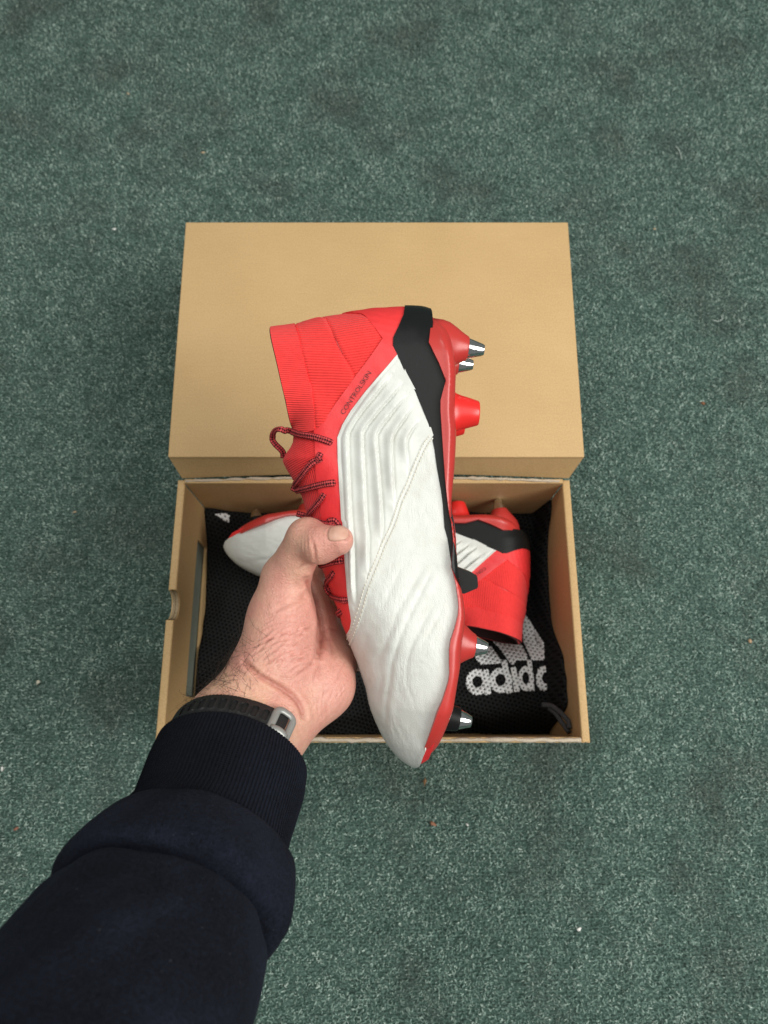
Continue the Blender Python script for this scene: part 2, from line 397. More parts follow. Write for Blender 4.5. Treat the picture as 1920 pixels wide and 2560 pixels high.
def white_material(name, grain, wrinkle):
    m = NT(name); v = m.coord()
    c = m.n('ShaderNodeTexVoronoi', feature='DISTANCE_TO_EDGE', i_Vector=v, i_Scale=900).outputs['Distance']
    w1 = m.noise(m.map(v, (1, 1, 1), (0, 0, R(-28))), 1, 1)
    wr = m.noise(m.map(v, (620, 150, 300), (0, 0, R(-28))), 1.0, 4, 0.6, 0.6)
    patch = m.noise(v, 38, 2)
    wr = m.math('MULTIPLY', wr, m.ramp(patch, [(0.38, (0.1, 0.1, 0.1)), (0.62, (1, 1, 1))]))
    h = m.math('ADD', m.math('MULTIPLY', c, grain), m.math('MULTIPLY', wr, wrinkle))
    dirt = m.noise(v, 70, 5, 0.7)
    m.set(Base_Color=m.ramp(dirt, [(0.30, (0.61, 0.612, 0.57)), (0.55, (0.66, 0.675, 0.64))]), Roughness=0.44, Specular_IOR_Level=0.4)
    m.set(Normal=m.bump(h, 0.55, 0.0007)); return m.m
M_WHITE = white_material('white_synthetic', 0.22, 0.05)
M_LEATHER = white_material('white_leather', 0.45, 1.35)
M_STITCH = m_plain('stitch_thread', (0.72, 0.68, 0.56), 0.8)
def rubber_material():
    m = NT('black_rubber'); v = m.coord()
    sc = m.noise(m.map(v, (700, 90, 300), (0, 0, R(35))), 1.0, 2, 0.5, 1.5); sc2 = m.noise(m.map(v, (90, 800, 300), (0, 0, R(20))), 1.0, 2, 0.5, 2.0)
    pt = m.noise(v, 45, 2)
    s = m.math('MULTIPLY', m.ramp(m.math('MAXIMUM', sc, sc2), [(0.66, (0, 0, 0)), (0.80, (1, 1, 1))]), m.ramp(pt, [(0.45, (0, 0, 0)), (0.7, (0.5, 0.5, 0.5))]))
    m.set(Base_Color=m.mix(s, (0.0080, 0.0088, 0.0090), (0.06, 0.065, 0.06)), Roughness=0.38, Specular_IOR_Level=0.22)
    m.set(Normal=m.bump(m.noise(v, 900, 2), 0.12, 0.0003)); return m.m
M_RUBBER = rubber_material()
M_CHROME = m_plain('stud_metal', (0.70, 0.705, 0.70), 0.12, 1.0, var=0.10, scale=260, bump=0.25, bscale=160, bdist=0.0012)
M_INK = m_plain('black_print', (0.012, 0.010, 0.010), 0.5)
def lace_material():
    m = NT('lace_braid'); uv = m.n('ShaderNodeSeparateXYZ', i_0=m.coord('UV'))
    u, vv = uv.outputs[0], uv.outputs[1]
    jit = m.math('MULTIPLY', m.noise(m.coord(), 700, 2), 4.5)
    a = m.math('SINE', m.math('ADD', m.math('ADD', m.math('MULTIPLY', u, 2300), m.math('MULTIPLY', vv, 9)), jit))
    b = m.math('SINE', m.math('ADD', m.math('SUBTRACT', m.math('MULTIPLY', u, 2300), m.math('MULTIPLY', vv, 9)), jit))
    f = m.math('ADD', m.math('MULTIPLY', m.math('MULTIPLY', a, b), 0.5), 0.5)
    f2 = m.math('ADD', m.math('MULTIPLY', f, 0.7), m.math('MULTIPLY', m.noise(m.coord(), 1100, 2), 0.35))
    m.set(Base_Color=m.ramp(f2, [(0.34, (0.012, 0.004, 0.005)), (0.46, (0.20, 0.016, 0.020)), (0.72, (0.56, 0.075, 0.080))]), Roughness=0.75, Specular_IOR_Level=0.2)
    m.set(Normal=m.bump(m.math('ADD', m.math('ABSOLUTE', a), m.math('ABSOLUTE', b)), 0.35, 0.0004)); return m.m
M_LACE = lace_material()

# ------------------------------------------------------------------ football boot: shape
ZE = 0.016
def flat(px, z=ZE): return Lp(px[:, 0], px[:, 1], z)[:, :2]
# seen from the side: the line over heel and instep, and the line where upper and sole meet
heel_back = Z1([(1215, 124), (1150, 106), (1035, 100), (900, 106), (800, 112), (600, 142), (410, 180), (255, 216), (85, 238)])
heel_R = np.array([30, 30, 31, 31, 31, 30, 28, 27, 26]) * 1e-3
front = np.vstack([Z1([(240, 960), (235, 1060), (195, 1125), (166, 1180), (185, 1235), (245, 1335), (300, 1440), (335, 1560)]),
                   Z2([(385, 150), (430, 290), (490, 450), (540, 580), (590, 720), (630, 815), (650, 870), (672, 930), (700, 1000), (735, 1110), (765, 1200), (785, 1300), (820, 1400), (870, 1510), (920, 1600), (985, 1678), (1040, 1722), (1092, 1747)])])
front_R = np.array([22, 24, 26, 28, 28, 28, 28, 28, 28, 28, 29, 31, 34, 37, 40, 43, 46, 48, 50, 51, 52, 52, 52, 50, 46, 42]) * 1e-3
opening = Z1([(85, 238), (120, 365), (160, 505), (195, 660), (225, 800), (240, 960)])
seat = np.vstack([Z2([(1092, 1747), (1150, 1620), (1200, 1480), (1250, 1330), (1290, 1240), (1328, 1120), (1337, 1060), (1335, 1000), (1335, 900), (1345, 830), (1375, 740), (1395, 660), (1400, 600), (1395, 540), (1382, 450), (1365, 380), (1350, 325)]),
                  Z2([(1362, 130), (1350, 20)]), Z1([(1335, 1560), (1320, 1450), (1305, 1300), (1295, 1150), (1285, 1000), (1275, 850), (1275, 780), (1290, 720), (1312, 640), (1265, 520), (1230, 450), (1195, 375), (1210, 250), (1196, 138)])])
sole_out = np.vstack([Z1([(1207, 128), (1240, 150), (1290, 215), (1330, 300), (1362, 420), (1380, 560), (1376, 740), (1374, 870), (1384, 1000), (1375, 1200), (1362, 1350), (1352, 1450), (1350, 1600)]),
                      Z2([(1360, 20), (1380, 180), (1388, 300), (1402, 420), (1422, 520), (1436, 640), (1428, 740), (1412, 840), (1405, 920), (1398, 1000), (1380, 1110), (1366, 1200), (1350, 1290), (1312, 1420), (1274, 1540), (1240, 1620), (1196, 1692), (1150, 1735), (1100, 1748)])])
HB, FR, OP, SE = [flat(q) for q in (heel_back, front, opening, seat)]; SO = flat(sole_out, 0.030)
HBs, FRs = catmull(HB, 3), catmull(FR, 3)
HBr = np.interp(np.linspace(0, 1, len(HBs)), np.linspace(0, 1, len(heel_R)), heel_R); FRr = np.interp(np.linspace(0, 1, len(FRs)), np.linspace(0, 1, len(front_R)), front_R)
under = SE + np.stack([np.minimum(0.005, 0.25 * pdist(SE, SO)[0]), np.zeros(len(SE))], 1); under[0] = SE[0] + (0.0005, 0.0003); under[1] = SE[1] + (0.003, 0); under[-1] = SE[-1] + (0.001, -0.0005)
OUT = np.vstack([HBs, OP[1:-1], FRs, under[1:]])              # outline of the upper, running on a little below the sole edge
OUTX = np.vstack([HBs, HBs[-1] + (-0.03, 0.004), OP[-1] + (-0.03, -0.004), FRs, SE[1:-1] + np.array([0.05, 0.0])])
wy = -(np.array([700, 800, 900, 1100, 1300, 1450, 1600, 1750, 1850, 1940]) - CY) / FPX * 0.412
wv = np.array([31, 33, 33.5, 32, 33, 37, 42, 42.5, 38, 30]) * 1e-3
def Ws(y): return np.interp(-y, -wy, wv)
def gq(d, r): t = np.clip(d / r, 0, 1); return np.sqrt(np.maximum(0, 1 - (1 - t) ** 2))
def Wup(P):
    """half width of the upper at side-view points"""
    P = np.asarray(P, float)
    d1, r1, _ = pdist(P, HBs, HBr); d2, r2, _ = pdist(P, FRs, FRr); ds, _, _ = pdist(P, SE)
    k = 1 - 0.16 * np.clip((ds - 0.03) / 0.07, 0, 1)
    W = Ws(P[:, 1]) * k * gq(d1, r1) * gq(d2, r2)
    return np.where(inside(P, OUTX), W, 0.0)
def grad_normal(Wf, P, e=0.0004):
    w0 = Wf(P)
    gx = (Wf(P + (e, 0)) - Wf(P - (e, 0))) / (2 * e); gy = (Wf(P + (0, e)) - Wf(P - (0, e))) / (2 * e)
    N = np.stack([-gx, -gy, np.ones(len(P))], 1); gl = np.hypot(gx, gy); c = np.minimum(1, 6 / np.maximum(gl, 1e-9)); N[:, 0] *= c; N[:, 1] *= c
    return w0, N / np.linalg.norm(N, axis=1)[:, None]
def fmap(px, lift=0.0, it=7):
    """a mark seen on the near side of the boot -> side-view position on its surface"""
    px = np.asarray(px, float); z = np.full(len(px), 0.02)
    for _ in range(it):
        xy = Lp(px[:, 0], px[:, 1], z)[:, :2] if False else np.stack([(px[:, 0] - CX) / FPX * (D0 - z), -(px[:, 1] - CY) / FPX * (D0 - z)], 1)
        z = 0.5 * z + 0.5 * (Wup(xy) + lift)
    return xy
SE = fmap(seat, 0.004); SOs = catmull(SO, 3)
_sd = pdist(SOs, SE)[0]; SOr = np.clip(0.85 * _sd, 0.0008, 0.0065)
def Wso(P):
    """half width of the sole plate: the upper's width carried on past the seat line, rounded off at the tread, toe and heel"""
    P = np.asarray(P, float); d, r, _ = pdist(P, SOs, SOr)
    W = (Ws(P[:, 1]) + 0.0044) * (0.80 + 0.20 * gq(d, r)) * gq(P[:, 1] - TIP + 0.0008, 0.045) * gq(TOP - P[:, 1] + 0.0006, 0.029)
    return np.where(inside(P, SOLEX), W, 0.0)
TIP, TOP = SO[:, 1].min(), SO[:, 1].max()
SE[0], SE[-1] = FRs[-1], HBs[0]
SOLE = np.vstack([SOs, SE[1:-1]]); SOLEX = np.vstack([SOs + np.array([0.01, 0]), SE[1:-1] - np.array([0.03, 0.0])])
_ring = []; _sring = []
for line, rr, inn in ((HBs, HBr, OUT), (FRs, FRr, OUT), (SOs, SOr, SOLE)):
    q = resample(line, 0.0022, False); rv = np.interp(np.linspace(0, 1, len(q)), np.linspace(0, 1, len(rr)), rr)
    t = np.gradient(q, axis=0); t /= np.linalg.norm(t, axis=1)[:, None]
    for ph in (8, 16, 25, 35, 46, 58):
        for sgn in (1, -1):
            c = q + sgn * np.stack([-t[:, 1], t[:, 0]], 1) * (rv * (1 - math.cos(R(ph))))[:, None]
            dd, _, _ = pdist(c, line); (_sring if inn is SOLE else _ring).append(c[(dd > 0.85 * rv * (1 - math.cos(R(ph)))) & inside(c, inn)])
RING = np.vstack(_ring); SRING = np.vstack(_sring)
def patch(name, polys, mat, lift, parent, step=0.002, disp=None, Wf=None, holes=(), skirt=0.0016, both=True, clip=True, edge_step=None, smooth_edge=True):
    """a panel of the boot cut to a side-view outline, laid on its rounded surface, with a real edge"""
    Wf = Wf or Wup; ring = RING if Wf is Wup else SRING
    V2, T = cdt_fill(([OUT] if clip else []) + list(polys), holes, step, ring, edge_step)
    w0, N = grad_normal(Wf, V2)
    seam = (w0 < 2e-4)
    N[seam, 2] = 0; N[seam] /= np.linalg.norm(N[seam], axis=1)[:, None] + 1e-9
    if Wf is not Wup: N = np.tile([0.0, 0.0, 1.0], (len(V2), 1)); seam[:] = False
    hgt = np.full(len(V2), lift) * np.clip(w0 / 0.006, 0.3, 1) + (disp(V2) if disp is not None else 0.0)
    P = np.c_[V2, np.where(seam, 0, w0)] + N * hgt[:, None]
    P[seam, 2] = 0
    E = border(T); E = E[~(seam[E[:, 0]] & seam[E[:, 1]])]
    bi = np.unique(E); mp = {b: len(P) + i for i, b in enumerate(bi)}
    B = np.c_[V2[bi], w0[bi]] + N[bi] * (hgt[bi] - skirt)[:, None]; B[seam[bi], 2] = 0
    if skirt > 0.05: B[:, 2] = 0
    Fs = [list(t) for t in T] + [[e[1], e[0], mp[e[0]], mp[e[1]]] for e in E]
    A = np.vstack([P, B]); parts = [(A, Fs)]
    if both: parts.append((A * (1, 1, -1), [f[::-1] for f in Fs]))
    V, F_ = merge(parts); me = mesh_np(name, V, F_)
    bm = bmesh.new(); bm.from_mesh(me)
    if both: bmesh.ops.remove_doubles(bm, verts=[v for v in bm.verts if abs(v.co.z) < 1e-6], dist=1e-5)
    sharp = math.cos(R(50))
    for e in bm.edges:
        if len(e.link_faces) == 2 and e.link_faces[0].normal.dot(e.link_faces[1].normal) < sharp and max(abs(v.co.z) for v in e.verts) > 0.006: e.smooth = False
    bm.to_mesh(me); bm.free()
    return link(name, me, parent, mat)
def chain_disp(lines, fn):
    def f(P):
        out = np.zeros(len(P))
        for ln, *a in lines:
            d, _, s = pdist(P, ln); out += fn(d * s, *a)
        return out
    return f

boot = thing('football_boot', 'white and red football boot held up in the hand, studs turned to the right', 'boot', FRAME, 'pair of red and white football boots')
# the shell the panels are laid on
patch('upper', [OUT], M_REDSKIN, -0.0004, boot, 0.0035, skirt=0.002)
patch('lining', [np.vstack([OP, FRs[:14], SE[8:24] - (0.004, 0), SE[24:] - (0.006, 0.003), HBs])], M_LINE, -0.0022, boot, 0.005)
# knitted collar and ankle
collar = fmap(Z1([(60, 215), (255, 190), (262, 230), (292, 330), (332, 500), (380, 700), (405, 850), (412, 985), (330, 1000), (215, 975), (200, 800), (150, 560), (100, 360)]))
sew = lambda P, px, dep=0.0006, wd=0.0009: -dep * np.exp(-(pdist(P, fmap(px))[0] / wd) ** 2)
c1, c2 = Z1([(255, 215), (292, 330), (332, 500), (380, 700), (405, 850), (412, 985)]), Z1([(410, 185), (480, 215), (540, 330), (600, 460), (655, 560), (685, 625)])
rib = lambda P, ang, per, amp: amp * np.sin((P[:, 1] * math.cos(R(ang)) + P[:, 0] * math.sin(R(ang))) * 2 * math.pi / per)
patch('collar', [collar], M_COLLAR, 0.0009, boot, 0.0014)
patch('ankle_knit', [fmap(Z1([(250, 190), (410, 150), (480, 210), (540, 330), (600, 460), (660, 565), (690, 620), (560, 800), (440, 985), (410, 990), (405, 850), (380, 700), (330, 500), (290, 330), (257, 225)]))], M_KNIT, 0.0006, boot, 0.0007,
      disp=lambda P: rib(P, 3, 0.0015, 0.00008) + sew(P, c1) + 0.0006 * np.sin(P[:, 1] * 210 + P[:, 0] * 90) + sew(P, c2))
patch('ankle_knit', [fmap(Z1([(405, 160), (600, 175), (725, 188), (765, 215), (805, 265), (885, 360), (790, 480), (688, 625), (655, 560), (600, 455), (540, 325), (482, 212)]))], M_KNIT2, 0.0007, boot, 0.0007,
      disp=lambda P: rib(P, -8, 0.0015, 0.00008) + sew(P, c2) + 0.0005 * np.sin(P[:, 1] * 180 - P[:, 0] * 130))
patch('heel_cover', [fmap(Z1([(400, 150), (600, 110), (900, 80), (1060, 70), (1040, 110), (1020, 210), (985, 285), (948, 355), (945, 410), (905, 385), (870, 345), (800, 255), (765, 210), (728, 184), (600, 172), (420, 188)]))], M_HEEL, 0.0010, boot, 0.0012, disp=lambda P: rib(P, 14, 0.0042, 0.00010))
# tongue and eyestay
patch('tongue', [fmap(np.vstack([Z1([(205, 960), (330, 990), (415, 1005), (420, 1060), (425, 1180), (430, 1200), (300, 1420), (220, 1380), (120, 1200)])]))], M_TONGUE, 0.0005, boot, 0.0014, disp=lambda P: rib(P, -22, 0.0012, 0.00010))
patch('tongue', [fmap(np.vstack([Z1([(430, 1195), (430, 1300), (462, 1480), (470, 1659)]), Z2([(470, 200), (440, 310), (350, 160), (250, 10)]), Z1([(220, 1450), (300, 1425)])]))], M_TONGUE2, 0.0005, boot, 0.0014, disp=lambda P: rib(P, 78, 0.0012, 0.00010))
eyestay = np.vstack([Z1([(880, 352), (912, 385), (946, 404), (980, 470), (870, 595), (760, 725), (660, 855), (602, 955), (570, 1035), (572, 1200), (587, 1400), (602, 1600)]), Z2([(612, 20), (627, 230), (652, 500), (674, 690), (667, 740), (642, 790), (630, 830), (560, 760), (500, 600), (430, 440), (380, 200)]), Z1([(462, 1659), (455, 1490), (420, 1300), (415, 1190), (412, 1060), (408, 985), (440, 965), (560, 790), (690, 610), (790, 478)])])
patch('eyestay', [fmap(eyestay)], M_REDSKIN, 0.0012, boot, 0.0018, disp=lambda P: 0.00016 * np.sin(P[:, 1] * 420 + 2 * np.sin(P[:, 0] * 300)))
# white side panel with its pressed chevron ridges
side = np.vstack([Z1([(977, 462), (870, 588), (760, 718), (660, 848), (600, 948), (566, 1035), (568, 1200), (583, 1400), (598, 1600)]), Z2([(608, 20), (623, 230), (648, 500), (671, 690), (664, 742), (638, 790), (628, 815), (636, 850), (652, 872), (690, 780), (720, 690), (752, 580), (774, 485), (806, 390), (846, 290), (886, 190), (930, 90), (965, 10)]),
                  Z1([(1005, 1480), (1055, 1370), (1095, 1270), (1135, 1170), (1175, 1085), (1225, 1020), (1200, 940), (1158, 840), (1110, 720), (1040, 590), (985, 460)])])
chev = [np.vstack([Z1([(925, 610), (830, 728), (720, 862), (650, 975), (632, 1050), (640, 1300), (655, 1600)]), Z2([(672, 200), (690, 580)])]),
        np.vstack([Z1([(1015, 645), (920, 760), (825, 872), (748, 975), (733, 1055), (745, 1300), (760, 1620)]), Z2([(772, 120), (768, 370)])]),
        np.vstack([Z1([(1040, 735), (960, 825), (895, 910), (843, 985), (828, 1060), (848, 1300), (868, 1600)]), Z2([(858, 130)])]),
        Z1([(1085, 805), (1020, 900), (955, 995), (934, 1070), (938, 1250), (950, 1480)]), Z1([(1135, 905), (1080, 965), (1040, 1035), (1032, 1100), (1042, 1235)])]
chev = [fmap(catmull(c, 4)) for c in chev]; FRI = fmap(Z1([(975, 460), (1030, 590), (1100, 720), (1150, 840), (1190, 940), (1212, 1020)]))
def ridge(P):
    out = np.zeros(len(P)); fr_ = np.clip((pdist(P, FRI)[0] - 0.001) / 0.005, 0, 1)
    for c in chev:
        d, _, s = pdist(P, c); tip = np.minimum(np.hypot(*(P - c[0]).T), np.hypot(*(P - c[-1]).T)); fade = np.clip(tip / 0.010, 0, 1) * fr_
        q = d * s                               # positive: towards the laces
        out += fade * (np.where(q < 0, np.exp(-(q / 0.0034) ** 2), np.exp(-(q / 0.0006) ** 2)) * 0.0024 - 0.0010 * np.exp(-((q - 0.0012) / 0.0007) ** 2))
    return out
hem = fmap(np.vstack([Z1([(1000, 470), (880, 600), (775, 735), (680, 870), (620, 965), (590, 1040), (594, 1200), (610, 1400), (624, 1600)]), Z2([(636, 20), (650, 230), (670, 480)])]))
patch('side_panel', [fmap(side)], M_WHITE, 0.0016, boot, 0.00055, disp=lambda P: ridge(P) - 0.0004 * np.exp(-(pdist(P, hem)[0] / 0.0006) ** 2) + 0.00025 * np.sin(P[:, 0] * 330 + P[:, 1] * 120) * np.sin(P[:, 1] * 190))
# leather toe with flex creases
toe = np.vstack([Z1([(1222, 1015), (1172, 1085), (1132, 1172), (1092, 1272), (1052, 1372), (1002, 1482)]), Z2([(962, 10), (927, 92), (882, 192), (842, 292), (803, 390), (772, 482), (750, 575), (718, 685), (688, 775), (650, 868), (600, 900), (600, 1100), (700, 1500), (900, 1760), (1080, 1800), (1104, 1742), (1160, 1622), (1210, 1482), (1260, 1332), (1305, 1240), (1350, 1120), (1358, 1060), (1356, 900), (1366, 830), (1396, 740), (1416, 660), (1420, 600), (1402, 450), (1370, 330), (1350, 250), (1332, 130), (1312, 0)]), Z1([(1300, 1560), (1288, 1400), (1258, 1230), (1238, 1110)])])
creases = [(Z2([(1225, 330), (1150, 480), (1060, 660), (985, 850), (945, 1000), (930, 1150), (910, 1290), (905, 1440)]), .0011, .0019), (Z2([(1180, 300), (1075, 470), (1000, 600), (940, 760), (880, 900), (830, 1000)]), .00075, .0026),
           (Z2([(1050, 240), (980, 380), (905, 540), (850, 640)]), .0006, .0024), (Z2([(1240, 560), (1150, 720), (1080, 860), (1050, 980), (1060, 1100)]), .0008, .0018), (Z2([(1030, 1010), (1050, 1130), (1095, 1260), (1120, 1340)]), .00045, .0013),
           (Z2([(1300, 600), (1230, 720), (1150, 860), (1090, 920)]), .00045, .0015), (Z2([(930, 1330), (970, 1450), (1010, 1560)]), .0005, .0012), (Z2([(960, 1330), (1010, 1440), (1040, 1520)]), .0004, .0010), (Z2([(860, 1360), (910, 1480), (960, 1600)]), .0006, .0022),
           (Z2([(820, 700), (760, 830), (745, 980), (770, 1130)]), .0006, .0036), (Z2([(900, 1010), (870, 1150), (862, 1280)]), .0007, .0024), (Z2([(1120, 470), (1180, 420), (1235, 330)]), .0005, .0014), (Z2([(890, 420), (860, 520), (830, 640)]), .0004, .0013)]
creases = [(fmap(catmull(c, 4)), a, b) for c, a, b in creases]
def wrinkles(P):
    out = np.zeros(len(P))
    for ln, a, b in creases:
        d, _, s = pdist(P, ln); tip = np.minimum(np.hypot(*(P - ln[0]).T), np.hypot(*(P - ln[-1]).T)); q = d * s; f = np.clip(tip / 0.012, 0.0, 1)
        a = a * 0.45; out += f * (-a * np.exp(-(q / (b * .5)) ** 2) + 0.75 * a * np.exp(-((q - 1.5 * b) / (b * 1.1)) ** 2) + 0.6 * a * np.exp(-((q + 1.6 * b) / (b * 1.2)) ** 2))
    x, y = P[:, 0], P[:, 1]
    u = x * math.cos(R(28)) + y * math.sin(R(28)); v = -x * math.sin(R(28)) + y * math.cos(R(28))
    zone = np.exp(-(((x - 0.032) / 0.022) ** 2 + ((y + 0.075) / 0.045) ** 2))
    out += zone * 0.00005 * np.sin(u * 1900 + 3 * np.sin(v * 160) + 2 * np.sin(x * 410)) * (0.6 + 0.4 * np.sin(v * 330 + u * 120))
    out += 0.00003 * np.sin(u * 900 + 2 * np.sin(v * 120))
    return out
patch('toe_leather', [fmap(toe)], M_LEATHER, 0.0013, boot, 0.0010, disp=wrinkles)
# stitched welt between leather and side panel
seam_px = catmull(np.vstack([Z1([(1208, 1030), (1165, 1095), (1125, 1180), (1085, 1280), (1045, 1378), (997, 1486)]), Z2([(955, 20), (920, 98), (876, 196), (836, 294), (797, 392), (766, 484), (744, 577), (712, 687), (682, 775), (646, 862)])]), 4)
sm = fmap(seam_px); tn = np.gradient(sm, axis=0); tn /= np.linalg.norm(tn, axis=1)[:, None]; nn = np.stack([-tn[:, 1], tn[:, 0]], 1)
patch('seam_welt', [np.vstack([sm + nn * 0.0017, (sm - nn * 0.0017)[::-1]])], M_LEATHER, 0.0018, boot, 0.0008, disp=lambda P: -0.0004 * np.exp(-(pdist(P, sm)[0] / 0.0005) ** 2), skirt=0.002)
st = []
for off in (0.0011, -0.0011):
    q = resample(sm + nn * off, 0.0026, False); z, N = grad_normal(Wup, q)
    for i in range(len(q) - 1):
        if z[i] < 0.004: continue
        for sgn in (1, -1):
            k = np.linspace(0.12, 0.8, 4)[:, None]; p = np.c_[q[i] + (q[i + 1] - q[i]) * k, z[i] + (z[i + 1] - z[i]) * k] + N[i] * (0.0018 + 0.00020 * np.sin(np.linspace(0, math.pi, 4)))[:, None]
            st.append(tube(p * (1, 1, sgn), 0.00024, 5))
link('stitching', mesh_np('stitching', *merge(st)), boot, M_STITCH, kind='stuff')
# black heel and midfoot frame
frame_in = Z1([(1035, 110), (1020, 200), (985, 280), (948, 352), (948, 402), (975, 460), (1030, 590), (1100, 720), (1150, 840), (1190, 940), (1212, 1020), (1232, 1120), (1247, 1230), (1262, 1320), (1277, 1400), (1290, 1500), (1301, 1659)])
frame_px = np.vstack([Z1([(1038, 70), (1035, 106)]), frame_in[1:], Z2([(1322, 130), (1342, 270), (1356, 345), (1390, 345), (1385, 200), (1365, 0)]), Z1([(1350, 1450), (1335, 1300), (1325, 1150), (1315, 1000), (1305, 850), (1305, 780), (1320, 720), (1338, 640), (1288, 520), (1250, 450), (1214, 375), (1222, 250), (1203, 138), (1196, 70)])])
patch('heel_counter', [fmap(frame_px)], M_RUBBER, 0.0017, boot, 0.0015, skirt=0.0026)
# sole plate
patch('sole_plate', [SOLE], M_SOLE, 0.0004, boot, 0.0016, Wf=Wso, clip=False, skirt=0.08, disp=lambda P: 0.0009 * np.exp(-(pdist(P, SO - np.array([0.0045, 0]))[0] / 0.0011) ** 2) * np.clip((P[:, 1] - 0.0) / 0.03, 0, 1))
# studs: lathe profile along the sole's outward direction, facetted metal tips
def lathe(base, axis, prof, n=20, ell=1.0):
    axis = np.array(axis, float); axis /= np.linalg.norm(axis); e = np.cross(axis, (0, 0, 1.0)); e /= np.linalg.norm(e); f = np.cross(axis, e)
    a = (np.arange(n) + (0.22 if n == 8 else 0)) / n * 2 * math.pi; V = []
    for t, r in prof: V.append(base + axis * t + r * (np.cos(a)[:, None] * e + np.sin(a)[:, None] * f * (1 - (1 - ell) * min(1, max(0, -t / 0.012)))))
    m = len(prof); Fs = [[i * n + j, i * n + (j + 1) % n, (i + 1) * n + (j + 1) % n, (i + 1) * n + j] for i in range(m - 1) for j in range(n)]
    return np.concatenate(V), Fs + [list(range(n))[::-1], [(m - 1) * n + j for j in range(n)]]
def stud(px, z, ang, baseprof, tip, bmat, collar_t):
    """px = centre of the base's outer end; prof distances in mm measured from there"""
    c = Lp(px[0], px[1], z); ax = (math.cos(R(ang)), math.sin(R(ang)), 0)
    p = thing('stud', '', ''); del p['label']; del p['category']; p.parent = boot; p.location = c
    V, Fs = lathe(np.zeros(3), ax, [(t * 1e-3, r * 1e-3) for t, r in baseprof], 28, 0.66)
    link('stud_base', mesh_np('stud_base', V, Fs), p, bmat).data.polygons[-1].use_smooth = False
    if tip:
        V, Fs = lathe(np.zeros(3), ax, [(t * 1e-3, r * 1e-3) for t, r in tip], 32)
        me = mesh_np('stud_tip', V, Fs, True); bm = bmesh.new(); bm.from_mesh(me)
        
        for e in bm.edges: e.smooth = e.calc_face_angle(0) < 0.45
        bm.to_mesh(me); bm.free()
        link('stud_tip', me, p, M_CHROME)
    return p
tipA = [(-1.5, 6.0), (0.0, 6.0), (8.6, 3.4), (9.4, 2.9)]
flare = [(-22, 15.2), (-16, 15.0), (-12, 14.0), (-9, 12.2), (-6.5, 10.6), (-4.2, 9.0), (-2, 7.7), (-0.5, 6.9), (0.0, 6.4)]
near_heel = (640 + 1465 / 2.765, 720 + 418 / 2.765)
stud(near_heel, 0.019, -6, flare, tipA, M_SOLE, 0)
d0, d1 = D0 - 0.019, D0 + 0.022
far_px = lambda p, za, zb, dx=0, dy=0: (CX + (p[0] - CX) * (D0 - za) / (D0 - zb) + dx, CY + (p[1] - CY) * (D0 - za) / (D0 - zb) + dy)
stud(far_px(near_heel, 0.019, -0.024, -4, 0), -0.024, -4, flare, tipA, M_SOLE, 0)
moulded = [(-17, 15), (-15, 12.5), (-12.5, 10.9), (-10, 10.0), (-6, 8.9), (-0.5, 7.2), (0.2, 6.7), (0.3, 0.1)]
nh2 = (640 + 1536 / 2.765, 720 + 866 / 2.765)
stud(nh2, 0.019, -2, moulded, None, M_STUDRED, 0); stud(far_px(nh2, 0.019, -0.022, -14, 3), -0.022, -2, moulded, None, M_STUDRED, 0)
fore = (640 + 1512 / 2.765, 1300 + 872 / 2.765)
flareF = [(-24, 16), (-19, 15.8), (-14, 15.0), (-10, 13.2), (-7, 11.2), (-4.5, 9.3), (-2.5, 7.9), (-0.6, 6.9), (0.0, 6.4)]
tipB = [(-1.5, 6.0), (0.0, 6.0), (6.6, 3.6), (7.4, 3.1)]
stud(fore, 0.021, -9, flareF, tipB, M_SOLE, 0); stud(far_px(fore, 0.021, -0.026, -16, 8), -0.026, -9, flareF, tipB, M_SOLE, 0)
fr = (640 + 1404 / 2.765, 1300 + 1378 / 2.765)
blackbase = [(-26, 11.5), (-20, 10.6), (-10, 8.6), (-1, 7.1), (0, 6.7)]
stud(fr, 0.004, -11, blackbase, tipB, M_RUBBER, 0)
# black arch piece and its blade
patch('arch_frame', [SOLE, fmap(Z2([(1322, 130), (1340, 262), (1352, 328), (1372, 372), (1400, 430), (1425, 480), (1500, 400), (1450, 250), (1386, 238), (1372, 170), (1350, 120)]), 0.005)], M_RUBBER, 0.0016, boot, 0.0015, Wf=Wso, clip=False, skirt=0.003, both=False)
# blade
bl = Z2([(1330, 300), (1400, 330), (1500, 368), (1531, 388), (1537, 470), (1432, 515), (1400, 480), (1370, 400)])
zc = 0.020; q = np.stack([(bl[:, 0] - CX) / FPX * (D0 - zc - .006), -(bl[:, 1] - CY) / FPX * (D0 - zc - .006)], 1)
bm = bmesh.new(); vs = [bm.verts.new((*p, zc + 0.006)) for p in q]; f = bm.faces.new(vs); r_ = bmesh.ops.extrude_face_region(bm, geom=[f])
for v in [x for x in r_['geom'] if isinstance(x, bmesh.types.BMVert)]: v.co.z -= 0.014
bmesh.ops.bevel(bm, geom=bm.edges[:], offset=0.0005, segments=2, affect='EDGES')
link('blade_stud', bm_mesh('blade_stud', bm, False), boot, M_RUBBER)
tr = np.array([[0.0] * 3]); q = resample(catmull(OP, 3), 0.002, False); z, _n = grad_normal(Wup, q + (0.0004, 0)); P = np.c_[q, z]; P = np.vstack([P * (1, 1, -1), P[::-1]])
link('collar_trim', mesh_np('collar_trim', *tube(P, 0.00055, 6)), boot, M_LINE)
